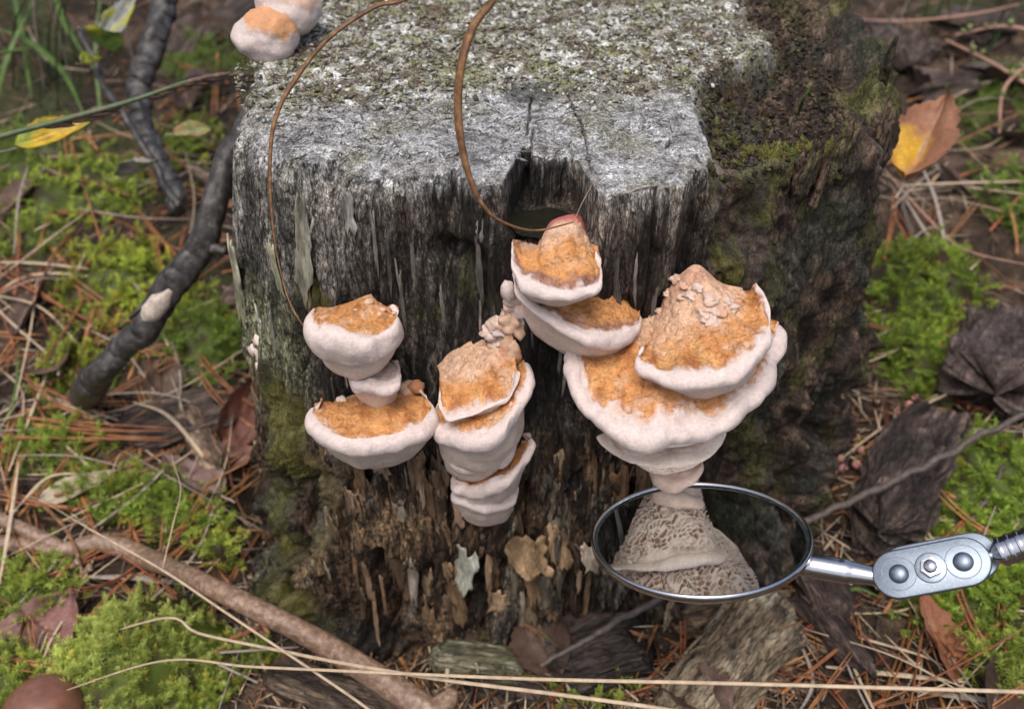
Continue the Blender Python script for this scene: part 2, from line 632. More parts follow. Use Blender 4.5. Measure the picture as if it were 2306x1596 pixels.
def top_h(x, y):
    h = ZT + 0.10 * fbm(x * 0.25, y * 0.25, None, 3, 41) + 0.035 * fbm(x * 1.6, y * 1.6, None, 3, 42)
    back = sstep(4.2, 7.5, y + 0.8 * fbm(x * 0.5, y * 0.5, None, 2, 43) - 0.12 * (x - 1))
    h = h + back * (0.10 * fbm(x * 1.5, y * 1.5, None, 4, 44) + 0.10)
    rm = rotmask(x, y)
    dd = np.hypot((x - 1) / 10.8, (y - 8.5) / 8.6)
    rough = 0.55 * fbm(x * 0.8, y * 0.8, None, 4, 45) + 0.28 * fbm(x * 2.4, y * 2.4, None, 3, 46)
    h = h + rm * (-1.15 + rough + 0.9 * sstep(0.86, 1.02, dd) * (0.5 + fbm(x * 0.9, y * 0.9, None, 2, 47)))
    h = h + rm * 0.9 * sstep(9, 12, y)
    # drying cracks
    for pts, wd, dp in CRACKS:
        h = h - dp * np.exp(-(dist_poly(x, y, pts) / wd) ** 2)
    return h


def dist_poly(x, y, pts):
    d = np.full(np.shape(x), 99.0)
    xx = x + 0.05 * vnoise(x * 3, y * 3, None, 51); yy = y
    for (x0, y0), (x1, y1) in zip(pts[:-1], pts[1:]):
        L2 = (x1 - x0) ** 2 + (y1 - y0) ** 2
        t = np.clip(((xx - x0) * (x1 - x0) + (yy - y0) * (y1 - y0)) / L2, 0, 1)
        d = np.minimum(d, np.hypot(xx - x0 - t * (x1 - x0), yy - y0 - t * (y1 - y0)))
    return d


def tp(*pp):
    return [tuple(at_z(a, b, ZT)[:2]) for a, b in pp]


CRACKS = [(tp((1195, 215), (1192, 262), (1187, 300)), .034, .2), (tp((1202, 290), (1195, 330), (1183, 365)), .034, .2),
          (tp((1275, 200), (1290, 245), (1310, 280), (1318, 320), (1332, 390)), .032, .2), (tp((1290, 352), (1296, 385), (1300, 420)), .035, .3),
          (tp((1045, 190), (1080, 185), (1130, 180)), .05, .12), (tp((900, 250), (945, 225), (990, 215)), .05, .12), (tp((1215, 275), (1260, 278), (1320, 277)), .05, .12)]

# --- side displacement
A2, _ = np.meshgrid(AR, [0])


def hole(th, z, px, py, rx, rz, depth, p=2.0):
    t0, z0 = wall_tz(px, py)
    u = (((th - t0 + math.pi) % (2 * math.pi)) - math.pi) * 9.0 / rx
    v = (z - z0) / rz
    return depth * np.exp(-(np.abs(u) ** p + np.abs(v) ** p))


def side_disp(th, ar, z):
    """offset along the radius, cm"""
    x = CX + np.cos(th) * 9; y = CY + np.sin(th) * 9
    low = sstep(6.5, 1.0, z + 1.2 * fbm(ar * 0.3, z * 0.3, None, 2, 60))
    rot = sstep(5.0, 6.6, x) * (np.sin(th) < 0.4)
    left = sstep(-6.0, -8.0, x)
    wz = z + 1.2 * vnoise(ar * 0.5, z * 0.2, None, 61)
    wa = ar + 0.10 * fbm(ar * 0.5, z * 0.25, None, 3, 59)
    d = 0.45 * fbm(ar * 0.33, z * 0.05, None, 3, 62)
    d = d + 0.20 * fbm(wa * 1.7, wz * 0.19, None, 4, 63)
    d = d + 0.085 * fbm(wa * 6.5, wz * 0.65, None, 3, 64) - 0.22 * sstep(.45, .75, fbm(ar * 1.3, z * .55, None, 3, 58))
    rid = np.abs(vnoise(wa * 1.1, wz * 0.09, None, 65))
    d = d - 0.42 * np.exp(-(rid / 0.05) ** 2) * sstep(-0.2, 0.5, vnoise(ar * 0.6, z * 0.15, None, 66))
    # flaking, rotten lower half: stepped plates and pits
    f = fbm(wa * 0.75, wz * 0.33, None, 4, 67)
    st = f * 4 - np.floor(f * 4)
    plate = (np.floor(f * 4) + sstep(0.0, 0.35, st)) / 4
    d = d + low * (0.75 * plate + 0.20 * fbm(wa * 2.6, wz * 0.9, None, 4, 68) - 0.2)
    lc = np.abs(vnoise(wa * 1.5, wz * 0.16, None, 73))
    d = d - low * 0.5 * np.exp(-(lc / 0.09) ** 2)
    pit = fbm(ar * 0.9 + 7, z * 0.45, None, 3, 69)
    d = d - low * 0.9 * sstep(0.25, 0.62, pit)
    # crumbled, mossy part
    d = d + rot * (0.50 * fbm(ar * 0.6, z * 0.35, None, 4, 70) + 0.30 * fbm(ar * 2.0, z * 0.9, None, 4, 71) - 0.15)
    d = d + left * (0.20 * fbm(ar * 1.6, z * 0.30, None, 4, 72))
    # particular hollows and swellings
    d = d - hole(th, z, 1010, 600, 0.75, 0.45, 0.9) - hole(th, z, 985, 500, 0.55, 0.8, 0.35) - hole(th, z, 1010, 680, 1.1, 1.4, 0.45)
    d = d - hole(th, z, 700, 430, 0.55, 0.8, 0.55) - hole(th, z, 1222, 860, 0.55, 2.2, 0.9)
    d = d + hole(th, z, 1440, 560, 1.2, 2.6, 0.28, 4) + hole(th, z, 800, 540, 0.55, 2.0, 0.28, 3)
    d = d - hole(th, z, 660, 620, 0.5, 1.2, 0.35) - hole(th, z, 1255, 1330, 0.5, 0.7, 0.9) - hole(th, z, 1095, 1290, 0.4, 0.5, 0.9) - hole(th, z, 1080, 1360, 0.5, 0.6, 0.9)
    d = d - hole(th, z, 760, 850, 1.6, 1.6, 0.3) - hole(th, z, 1180, 1230, 0.25, 1.4, 0.6)
    # the notch that holds rain water
    xw = CX + np.cos(th) * (stump_r(th, np.clip(z, -6, 13.6)))
    nm = sstep(-0.35, 0.05, xw) * sstep(2.35, 1.95, xw) * (np.sin(th) < 0)
    d = d - nm * 1.55 * sstep(11.95, 12.2, z)
    d = d - nm * 0.35 * sstep(9.0, 11.9, z)
    return d


fr = np.interp(AR / 9.3, np.radians([-198, -165, -150, -118, -108, -98, -92, -62, -50, 18, 162]), [0.3, 0.45, 0.9, 1.15, 0.8, 0.25, 0.15, 0.12, 0.3, 0.3, 0.3])
nz, nf, nr = 330, 16, 150
r_edge_xy = stump_r(TH, ZT)
zt_edge = top_h(CX + np.cos(TH) * r_edge_xy, CY + np.sin(TH) * r_edge_xy)
kz = np.linspace(0, 1, nz)[:, None]
Zs = -8.0 + (zt_edge - fr + 8.0)[None] * kz
Rs = stump_r(TH[None], Zs) + side_disp(TH[None], AR[None], Zs)
# keep the rough edges soft against the top
phi = (np.arange(1, nf + 1) / nf * math.pi / 2)[:, None]
Zf = zt_edge[None] - fr[None] + fr[None] * np.sin(phi)
Rtop = stump_r(TH[None], Zf) + side_disp(TH[None], AR[None], Zf)
Rf = Rtop - fr[None] * (1 - np.cos(phi))
kr = 1 - (np.arange(1, nr + 1) / nr)[:, None] ** 1.0
Rr = Rf[-1:] * kr
Xr = CX + np.cos(TH)[None] * Rr; Yr = CY + np.sin(TH)[None] * Rr
Zr = top_h(Xr, Yr)
Zr = mix(Zf[-1:] + 0 * Zr, Zr, sstep(0, 0.06, 1 - kr))
RR = np.vstack([Rs, Rf, Rr]); ZZ = np.vstack([Zs, Zf, Zr])
Zsurf_rows = nz + nf + nr
XX = CX + np.cos(TH)[None] * RR; YY = CY + np.sin(TH)[None] * RR
fil = np.zeros_like(RR); fil[nz - 4:nz + nf + 3] = 1
ZZ = ZZ + fil * 0.05 * fbm(XX * 2, YY * 2, ZZ * 0.6, 3, 80)
# splintered fibres along the cut edge
V = np.stack([XX, YY, ZZ], -1).reshape(-1, 3)
AA = np.broadcast_to(AR[None], RR.shape)
THH = np.broadcast_to(TH[None], RR.shape)

# --- colours (what the surface is: bleached wood, dark patches, algae, rot)
isTop = np.zeros(RR.shape); isTop[nz + nf // 2:] = 1
tint = fbm(XX * 0.7, YY * 0.7, ZZ * 0.3, 4, 90)
fine = fbm(AA * 5, ZZ * 0.35, None, 3, 91)
fib = fbm(AA * 2.2, ZZ * 0.12, None, 3, 92)
side = np.zeros(RR.shape + (3,)) + np.array([0.110, 0.090, 0.076])
side = cmix(side, (0.27, 0.245, 0.215), sstep(0.1, 0.8, fib + 0.6 * fine))
side = cmix(side, (0.035, 0.028, 0.023), sstep(0.0, 0.7, -fib - 0.3 * fine))
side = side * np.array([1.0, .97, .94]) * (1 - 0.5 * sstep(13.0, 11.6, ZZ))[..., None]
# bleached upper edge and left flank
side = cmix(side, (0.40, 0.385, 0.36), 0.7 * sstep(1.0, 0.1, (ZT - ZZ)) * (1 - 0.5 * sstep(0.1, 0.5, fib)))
leftm = sstep(-5.2, -7.6, XX + 0.6 * tint)
side = cmix(side, (0.37, 0.355, 0.325), sstep(-3.4, -6.4, XX + 0.6 * tint) * sstep(8.2, 11.0, ZZ) * 0.75 * (1 - 0.6 * sstep(0.1, 0.6, -fib)))
side = cmix(side, (0.30, 0.31, 0.19), leftm * sstep(10.0, 7.5, ZZ) * sstep(1.5, 4.5, ZZ) * 0.75)
# brown rotten lower half
lowm = sstep(6.2, 2.2, ZZ + 1.3 * fbm(AA * 0.35, ZZ * 0.3, None, 3, 93))
brn = np.zeros(RR.shape + (3,)) + np.array([0.072, 0.044, 0.026])
brn = cmix(brn, (0.25, 0.165, 0.092), sstep(0.0, 0.7, fbm(AA * 1.1, ZZ * 0.4, None, 4, 94)))
brn = cmix(brn, (0.022, 0.015, 0.011), sstep(0.12, 0.7, fbm(AA * 0.9 + 4, ZZ * 0.5, None, 4, 95)))
brn = cmix(brn, (0.20, 0.18, 0.145), 0.7 * sstep(0.35, 0.8, fbm(AA * 1.6 + 9, ZZ * 0.25, None, 3, 96)))
side = cmix(side, brn, lowm)


def spot(px, py, rx, rz, p=2.0, edge=0.8):
    t0, z0 = wall_tz(px, py)
    u = (((THH - t0 + math.pi) % (2 * math.pi)) - math.pi) * 9.0 / rx
    v = (ZZ - z0) / rz
    n = fbm(AA * 0.8, ZZ * 0.5, None, 4, 97)
    d = (np.abs(u) ** p + np.abs(v) ** p) ** (1 / p) + edge * 0.55 * n
    return sstep(1.15, 0.65, d)


dark_spots = np.maximum.reduce([spot(985, 470, .9, 1.3), spot(960, 640, 1.9, 2.2) * 0.85, spot(1120, 560, 1.1, 2.8), spot(1210, 480, 1.1, 0.7), spot(1060, 400, .8, .4),
                             spot(1230, 860, 1.0, 3.2) * 0.9, spot(1540, 560, 1.6, 1.6) * 0.55, spot(760, 850, 1.6, 2.0) * 0.8, spot(1250, 700, 2.0, 1.2) * 0.8, spot(980, 680, 2.6, 3.2) * 0.75, spot(1560, 640, 2.0, 1.8) * 0.6, spot(870, 900, 2.2, 2.0) * 0.7, spot(1420, 620, 1.4, 1.2) * .45])
side = cmix(side, (0.016, 0.014, 0.012), dark_spots * 0.92 * sstep(-0.75, 0.1, -fine))  # blackens the wall in ragged patches at the hollows and between the brackets
algm = np.maximum.reduce([spot(640, 960, .75, 3.2, 3), spot(630, 1250, 1.2, 3.4, 3), spot(690, 680, .6, .8), spot(700, 1150, .7, 2.2) * 0.8, spot(660, 1400, 1.2, 1.2) * .9])
alg2 = np.maximum.reduce([spot(1690, 480, 1.1, 2.2), spot(1700, 620, 1.0, 2.0), spot(1660, 360, 1.0, 1.0)])
agc = np.zeros(RR.shape + (3,)) + np.array([0.038, 0.038, 0.010])
an = fbm(AA * 1.4, ZZ * 0.5, None, 4, 98)
agc = cmix(agc, (0.095, 0.090, 0.016), sstep(0.1, 0.7, an))
agc = cmix(agc, (0.016, 0.015, 0.008), sstep(0.1, 0.7, -an))
side = cmix(side, agc, np.maximum(algm, alg2 * sstep(-0.2, 0.35, an + 0.2)) * 0.95)
mossy = spot(1010, 700, 2.0, 2.0) * 0.8
side = cmix(side, (0.055, 0.055, 0.022), mossy * sstep(-0.1, 0.6, fbm(AA * 1.5, ZZ * 1.0, None, 3, 99)))
# rotten outer wood
rotc = np.zeros(RR.shape + (3,)) + np.array([0.052, 0.034, 0.024])
rn = fbm(XX * 0.9, YY * 0.9, ZZ * 0.45, 4, 100); rn2 = fbm(XX * 2.6, YY * 2.6, ZZ * 1.6, 3, 101)
rotc = cmix(rotc, (0.13, 0.085, 0.058), sstep(0.05, 0.7, rn2))
rotc = cmix(rotc, (0.014, 0.010, 0.008), sstep(0.1, 0.7, -rn2))
rotc = cmix(rotc, (0.085, 0.085, 0.024), sstep(0.05, 0.6, rn) * 0.8)
rotc = cmix(rotc, (0.030, 0.034, 0.026), sstep(0.1, 0.6, fbm(XX * 0.7 + 5, YY * 0.7, ZZ * 0.4, 3, 102)) * 0.7)
rotside = sstep(5.0, 6.3, XX + 0.35 * tint) * (np.sin(THH) < 0.5)
side = cmix(side, rotc, rotside * (1 - 0.25 * alg2))
side = cmix(side, agc, alg2 * sstep(-0.1, 0.4, an) * 0.9)
# the cut face
topc = np.zeros(RR.shape + (3,)) + np.array([0.335, 0.335, 0.335])
tn = fbm(XX * 1.3, YY * 1.3, None, 4, 103); tn2 = fbm(XX * 4.5, YY * 4.5, None, 3, 104)
rg = np.hypot(XX - 1.2, YY - 7.2) + .25 * fbm(XX * .5, YY * .5, None, 2, 109)
saw = .8 * np.sin(rg * 15) * sstep(-.6, .3, vnoise(rg * 1.1, 0 * rg, None, 110)) + vnoise(XX * 0.35, YY * 9.0 + 0.6 * tn, None, 105)
topc = cmix(topc, (0.52, 0.53, 0.54), sstep(0.0, 0.8, 0.6 * tn + 0.7 * tn2 + 0.35 * saw))
topc = cmix(topc, (0.155, 0.150, 0.140), sstep(0.15, 0.9, -0.5 * tn - 0.8 * tn2 - 0.25 * saw))
topc = cmix(topc, (0.25, 0.245, 0.17), 0.55 * sstep(0.05, 0.6, fbm(XX * 0.8 + 3, YY * 0.8, None, 3, 106)))
backm = sstep(4.4, 6.8, YY + 0.8 * fbm(XX * 0.5, YY * 0.5, None, 2, 43) - 0.12 * (XX - 1))
lich = np.zeros(RR.shape + (3,)) + np.array([0.30, 0.285, 0.24])
ln = fbm(XX * 2.0, YY * 2.0, None, 4, 107)
lich = cmix(lich, (0.62, 0.63, 0.60), sstep(0.05, 0.6, ln + 0.3 * tn2))
lich = cmix(lich, (0.13, 0.10, 0.075), sstep(0.05, 0.6, -ln))
lich = cmix(lich, (0.22, 0.22, 0.10), 0.7 * sstep(0.15, 0.6, fbm(XX * 0.9, YY * 0.9 + 7, None, 3, 108)))
topc = cmix(topc, lich, backm)
topc = cmix(topc, (0.085, 0.09, 0.088), 0.8 * sstep(1.0, 0.5, np.hypot((XX - .5) / 1.5, (YY - 6.1) / .8) + 0.5 * tn))
rmk = rotmask(XX, YY)
topc = cmix(topc, rotc, rmk)
wetpool = sstep(1.1, 0.6, np.hypot((XX - 6.6) / 1.6, (YY - 5.2) / 2.4) + 0.4 * rn)
topc = cmix(topc, agc * 1.1, wetpool * rmk * 0.9 * sstep(-0.4, 0.3, an))
crk = np.zeros(RR.shape)
for pts, wd, dp in CRACKS:
    crk = np.maximum(crk, np.exp(-(dist_poly(XX, YY, pts) / (wd * 1.1)) ** 2) * min(.85, dp * 3.5))
topc = cmix(topc, (0.02, 0.018, 0.016), crk * isTop)
# the cut face also wraps over the worn, rounded shoulder
shoulder = sstep(0.0, 1.0, np.clip((ZZ - (zt_edge - fr)[None]) / np.maximum(fr[None], .05), 0, 1) + 0.35 * fine) * sstep(0.2, 0.5, fr[None])
k_top = np.where(np.arange(RR.shape[0])[:, None] < nz, 0, np.maximum(isTop, shoulder))
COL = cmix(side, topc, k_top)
WET = np.clip(np.maximum.reduce([algm, alg2, dark_spots * 0.3, wetpool * rmk, rotside * 0.35 * sstep(0, 0.5, rn2), lowm * 0.25]), 0, 1)
COLf = COL.reshape(-1, 3); WETf = WET.reshape(-1)

stump = empty('tree_stump', (CX, CY, -6), 'old weathered grey cut tree stump with rotten flaking side and bracket fungi growing on it', 'tree stump')
Q = grid_quads(RR.shape[0], nth, True)
fc = Q[:, 0]
row = fc // nth
f_alg = np.maximum(algm, alg2).reshape(-1)[fc] > 0.62
f_rot = (np.maximum(rotside * (1 - isTop), rmk * isTop).reshape(-1)[fc] > 0.5)
f_top = row >= nz + nf // 2
f_low = (lowm.reshape(-1)[fc] > 0.5)
cls = np.where(f_top & ~f_rot, 0, np.where(f_rot, 1, np.where(f_alg, 2, np.where(f_low, 3, 4))))
cls = np.where(~f_top & f_alg, np.where(V[fc, 0] > 2, 5, 2), cls)
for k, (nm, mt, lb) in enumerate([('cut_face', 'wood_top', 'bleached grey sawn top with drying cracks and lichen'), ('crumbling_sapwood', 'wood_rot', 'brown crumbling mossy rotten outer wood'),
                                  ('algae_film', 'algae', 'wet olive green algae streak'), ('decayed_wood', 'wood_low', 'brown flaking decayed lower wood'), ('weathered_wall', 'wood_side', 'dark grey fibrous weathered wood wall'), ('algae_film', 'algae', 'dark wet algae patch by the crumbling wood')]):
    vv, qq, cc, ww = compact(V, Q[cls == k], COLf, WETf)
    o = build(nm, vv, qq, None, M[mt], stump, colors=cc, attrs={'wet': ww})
    o['label'] = lb

# rain water in the notch
wm, t, bs = new_mat('rain_water')
bs.inputs['Base Color'].default_value = (0.012, 0.012, 0.008, 1)
bs.inputs['Roughness'].default_value = 0.03
bs.inputs['Specular IOR Level'].default_value = 0.6
bump(t, bs, noise(t, coords(t), 2.5, 3), 0.5, 0.12)
a = np.linspace(0, 2 * math.pi, 40, endpoint=False)
wp = np.stack([0.85 + 1.0 * np.cos(a) * (1 + .12 * np.sin(3 * a)), 0.75 + 0.8 * np.sin(a) * (1 + .1 * np.cos(5 * a)), np.full(40, 12.16)], -1)
V2 = np.vstack([wp, [[0.85, 0.75, 12.16]]])
T2 = np.stack([np.arange(40), (np.arange(40) + 1) % 40, np.full(40, 40)], -1)
o = build('water', V2, None, T2, wm, smooth=False)
tag(o, 'dark rain water standing in the notch at the stump edge', 'water', kind='structure')

# ------------------------------------------------------------------ bracket fungi
ORANGE = np.array([0.56, 0.265, 0.10]); ORANGE_D = np.array([0.37, 0.145, 0.052]); TAN = np.array([0.62, 0.42, 0.30])
WHITE = np.array([0.66, 0.56, 0.53]); CREAM = np.array([0.76, 0.64, 0.55]); PORE = np.array([0.30, 0.165, 0.095]); ROSE = np.array([0.30, 0.05, 0.06])
FUNGI = 'bracket fungi growing on the stump'


def bracket(label, rim, y0, y1, slope, tops, bots, th=0.5, mw=0.45, ytop=0.9, ybot=0.9, band=0.25, tanband=0.3, pores=0.0, psize=0.155, lump=0.10, bulge=0.25, seed=1, res=0.05,
            under_bulge=0.25, rose=0.0, name='bracket_fungus', group=FUNGI, ragged=0.05, dark_edge=0.0, split=True, white=None, porestart=0.15):
    """rim: traced outline of the margin from one wall end round the front to the other, laid on a tilted plane through both ends;
    tops/bots: where the upper and lower surface leave the wall. Profile: upper surface -> rounded margin -> underside."""
    W = WHITE if white is None else np.array(white)
    A = at_y(*rim[0], y0); B = at_y(*rim[-1], y1)
    # plane z = A.z + slope*(y - A.y) + b*(x - A.x)
    b = (B[2] - A[2] - slope * (B[1] - A[1])) / (B[0] - A[0])
    P = []
    for (px, py) in rim:
        d = ray(px, py)
        t = (A[2] - CAM[2] + slope * (CAM[1] - A[1]) + b * (CAM[0] - A[0])) / (d[2] - slope * d[1] - b * d[0])
        P.append(CAM + d * t)
    P = np.array(P)
    L = np.linalg.norm(np.diff(P, axis=0), axis=1).sum()
    nc = int(np.clip(L / res, 50, 300))
    Rm = spline(P, nc)
    T0 = spline([at_y(*p, ytop) for p in tops], nc)
    B0 = spline([at_y(*p, ybot) for p in bots], nc)
    u = np.linspace(0, 1, nc)
    lu = u * L
    # lobed, uneven edge
    cen = (T0 + B0) / 2
    out = Rm - cen; out[:, 2] = 0
    dist = np.linalg.norm(out, axis=1)[:, None] + 1e-6
    out = out / dist
    Rm = Rm + out * (0.10 * fbm(lu * 1.1, 0 * lu + seed, None, 3, seed + 3))[:, None]
    Rm[:, 2] += 0.07 * fbm(lu * 0.9, 0 * lu + seed + 5, None, 2, seed + 4)
    tv = th * (1 + 0.22 * fbm(lu * 0.7, 0 * lu + 2.5, None, 2, seed + 6))
    endt = 0.45 + 0.55 * np.sin(np.pi * np.clip(u * 1.0, 0, 1)) ** 0.45
    tv = (tv * endt)[:, None]
    mwv = np.minimum(mw, dist * 0.45)
    up = np.array([0, 0, 1.0])
    Pt = Rm - out * mwv * 0.7 + up * tv * 0.40
    Pb = Rm - out * mwv * 0.8 - up * tv * 0.5
    rows, kind, qv = [], [], []
    span = np.median(np.linalg.norm(Pt - T0, axis=1))
    n1 = int(np.clip(span / res, 16, 110)); n2 = int(np.clip((th + mw) * 1.6 / res, 14, 70))
    spanu = np.median(np.linalg.norm(Pb - B0, axis=1)); n3 = int(np.clip(spanu / (res * (0.55 if pores else 1)), 16, 150))
    for s in np.linspace(0, 1, n1, endpoint=False):
        p = T0 * (1 - s) + Pt * s
        p = p + up * bulge * math.sin(math.pi * s) * 0.8
        rows.append(p); kind.append(0); qv.append(s)
    for s in np.linspace(0, 1, n2, endpoint=False):
        a = math.pi * (0.5 - s)
        ca = math.cos(a) ** 0.85 if math.cos(a) > 0 else 0
        k_ = .7 if s < .5 else .8
        p = Rm - out * mwv * k_ * (1 - ca) + up * tv * (0.40 if s < .5 else 0.5) * math.sin(a)
        rows.append(p); kind.append(1); qv.append(s)
    for s in np.linspace(0, 1, n3):
        p = Pb * (1 - s) + B0 * s
        p = p - up * under_bulge * math.sin(math.pi * s) * spanu * 0.3 + out * under_bulge * math.sin(math.pi * s) * spanu * 0.25
        rows.append(p); kind.append(2); qv.append(s)
    G = np.array(rows)                              # rows, cols, 3
    kind = np.array(kind)[:, None] + np.zeros((1, nc), int)
    qv = np.array(qv)[:, None] + np.zeros((1, nc))
    # normals
    dr = np.gradient(G, axis=0); dc = np.gradient(G, axis=1)
    Nn = np.cross(dc, dr); Nn /= np.linalg.norm(Nn, axis=2)[..., None] + 1e-9
    if (Nn[n1 + n2 // 2] * out).sum() < 0: Nn = -Nn
    x, y, z = G[..., 0], G[..., 1], G[..., 2]
    d = lump * 0.9 * fbm(x * 0.8 + seed, y * 0.8, z * 0.8, 2, seed + 10) + lump * 0.13 * fbm(x * 3 + seed, y * 3, z * 3, 2, seed + 11)
    top = kind == 0; mar = kind == 1; und = kind == 2
    # radial fibrils, growth zones and scurf on the cap
    lu2 = lu[None] + 0 * qv
    fibr = fbm(lu2 * 2.6, qv * 2.2, None, 3, seed + 12)
    zone = np.sin(qv * 9 + 1.5 * fbm(lu2 * 0.5, qv * 2, None, 2, seed + 13))
    scurf = fbm(x * 5, y * 5, z * 5, 3, seed + 16)
    d = d + top * (0.05 * fibr + 0.03 * zone * qv + 0.035 * scurf) * sstep(0, 0.15, qv)
    crk_ = np.exp(-(np.abs(vnoise(x * 2.1 + seed, y * 2.1, z * 2.1, seed + 40)) / .07) ** 2)
    d = d - top * .045 * crk_ * sstep(.05, .2, qv) * sstep(1.0, .9, qv)
    # knobbly rim where the margin meets the cap
    d = d + mar * 0.05 * fbm(lu2 * 1.6, qv * 1.0, None, 2, seed + 14) * np.sin(np.pi * qv)
    pc = np.zeros_like(d)
    if pores:
        wob = 0.25 * fbm(lu2 * 1.5, qv * spanu * 1.5, None, 2, seed + 20)
        e, cid = voro((x * 1.0 + wob) / psize, (qv * spanu + wob) / (psize * 1.15), seed + 21, 0.9)
        e2 = e + 0.10 * fbm(lu2 * 6, qv * spanu * 6, None, 2, seed + 22)
        pit = sstep(0.20, 0.34, e2) * (0.45 + 0.55 * sstep(.1, .5, cid))
        where = und * sstep(porestart, porestart + 0.08, qv + 0.20 * fbm(lu2 * 0.9, qv * 3, None, 3, seed + 23)) * sstep(1.0, 0.93, qv)
        pc = pit * where
        d = d - pores * pc
    G = G + Nn * d[..., None]
    # colours
    big = fbm(x * 0.8, y * 0.8, z * 0.8, 3, seed + 30)
    c = np.zeros(G.shape) + ORANGE
    c = cmix(c, ORANGE_D, sstep(0.1, 1.0, 0.8 * fibr + 0.3 * scurf + .4 * big))
    c = cmix(c, (0.60, 0.33, 0.14), sstep(0.1, 0.9, -0.6 * fibr + 0.5 * big))
    crack = np.exp(-(np.abs(vnoise(x * 2.1 + seed, y * 2.1, z * 2.1, seed + 40)) / .06) ** 2)
    c = cmix(c, TAN, sstep(.05, .7, fbm(x * 1.7 + 4, y * 1.7, z * 1.7, 3, seed + 41)) * .65)
    c = cmix(c, ORANGE_D * .8, crack * .3)
    c = cmix(c, TAN, sstep(tanband + 0.15, tanband - 0.15, qv + 0.14 * big + 0.08 * scurf) * 0.85)
    if rose: c = cmix(c, ROSE, rose * sstep(0.25, 0.02, qv + 0.10 * big))
    edge = qv + ragged * fbm(lu2 * 2.2, 0 * qv, None, 4, seed + 31) + 0.05 * scurf
    we = sstep(1 - band - 0.05, 1 - band + 0.06, edge)
    if dark_edge: c = cmix(c, (0.20, 0.11, 0.11), dark_edge * sstep(0.14, 0.02, np.abs(edge - (1 - band) + 0.03)))
    c = cmix(c, W, np.where(top, we * (0.80 + 0.2 * sstep(-.3, .4, scurf)), 1.0))
    mc = np.zeros(G.shape) + W
    mc = cmix(mc, CREAM, sstep(0.45, 1.0, qv + 0.2 * big) * 0.7)
    mc = cmix(mc, (0.60, 0.47, 0.44), sstep(0.3, 0.9, big) * 0.35)
    uc = np.zeros(G.shape) + CREAM
    uc = cmix(uc, PORE, pc * 0.95)
    uc = cmix(uc, W, sstep(0.15, 0.0, qv))
    c = np.where(mar[..., None], mc, c)
    c = np.where(und[..., None], uc, c)
    f = G.reshape(-1, 3); c = c.reshape(-1, 3)
    base = np.array([cen[:, 0].mean(), cen[:, 1].mean(), f[:, 2].min()])
    e = empty(name, base, label, 'fungus', group)
    Qd = grid_quads(len(G), nc)
    isw = (mar | (top & (we > 0.5))).reshape(-1); isu = und.reshape(-1)
    f0 = Qd[:, 0]
    kcls = np.where(isu[f0], 2, np.where(isw[f0], 1, 0))
    for k, (nm, mt) in enumerate([('cap', 'fungus_cap'), ('margin', 'fungus_white'), ('pore_layer', 'fungus_white')]):
        if (kcls == k).sum() < 5: continue
        vv, qq, cc = compact(f, Qd[kcls == k], c)
        build(nm, vv, qq, None, M[mt], e, colors=cc)
    GRID[e.name] = G.reshape(-1, 3)
    return e


GRID = {}


def on_cap(e, px, py):
    """the point of a bracket's upper surface seen at that pixel of the traced outline"""
    g = GRID[e.name]; d = g - CAM
    w_ = d @ FWD; X = 1153 + FPX * (d @ RIGHT) / w_; Y = 798 - FPX * (d @ UP) / w_
    k = np.hypot(X - px, Y - py)
    c = np.where(k < max(k.min() + 3, 8))[0]
    return g[c[np.argmin(w_[c])]]


def knob(parent, p, r, c, squash=0.75, seed=0, name='nodule', mat='fungus_white', n=(12, 16), rough=0.22, axes=None):
    """small lumpy outgrowth"""
    a = np.linspace(0.0, math.pi, n[0])[:, None]; b = np.linspace(0, 2 * math.pi, n[1], endpoint=False)[None]
    dx, dy, dz = np.sin(a) * np.cos(b), np.sin(a) * np.sin(b), np.cos(a) + 0 * b
    rr = r * (1 + rough * fbm(dx * 1.8 + seed, dy * 1.8, dz * 1.8, 3, seed))
    ax = axes or (1, 1, squash)
    v = np.stack([p[0] + dx * rr * ax[0], p[1] + dy * rr * ax[1], p[2] + dz * rr * ax[2]], -1).reshape(-1, 3)
    cc = np.zeros((len(v), 3)) + np.array(c)
    cc = cmix(cc, np.array(c) * np.array([1.0, .78, .66]), sstep(0.1, 0.6, fbm(v[:, 0] * 2.2, v[:, 1] * 2.2, v[:, 2] * 2.2, 3, seed + 2)))
    return build(name, v, grid_quads(n[0], n[1], True), None, M[mat], parent, colors=cc)


# upper pair beside the notch
f9 = bracket('small orange shelf fungus with thin white rim just below the water notch', [(1150, 560), (1150, 590), (1172, 630), (1212, 662), (1262, 678), (1312, 672), (1350, 652), (1356, 618), (1340, 585)],
             -0.6, -0.7, 0.30, [(1162, 548), (1218, 532), (1248, 496), (1308, 486), (1336, 560)], [(1190, 640), (1260, 650), (1330, 625)], th=0.36, mw=0.30, ytop=0.55, ybot=0.6, band=0.03, tanband=0.42, rose=0.9, dark_edge=0.7, seed=11, bulge=0.12)
f10 = bracket('long slanting orange shelf fungus tucked under the small one below the notch', [(1150, 625), (1160, 665), (1200, 705), (1260, 748), (1330, 780), (1395, 778), (1440, 752), (1446, 725)],
              -0.5, -0.5, 0.28, [(1175, 630), (1260, 650), (1350, 640), (1400, 650), (1440, 690)], [(1190, 740), (1280, 790), (1380, 800), (1430, 770)], th=0.5, mw=0.40, ytop=0.5, ybot=0.6, band=0.05, tanband=0.1, rose=0.5, dark_edge=0.6, seed=12, bulge=0.15)
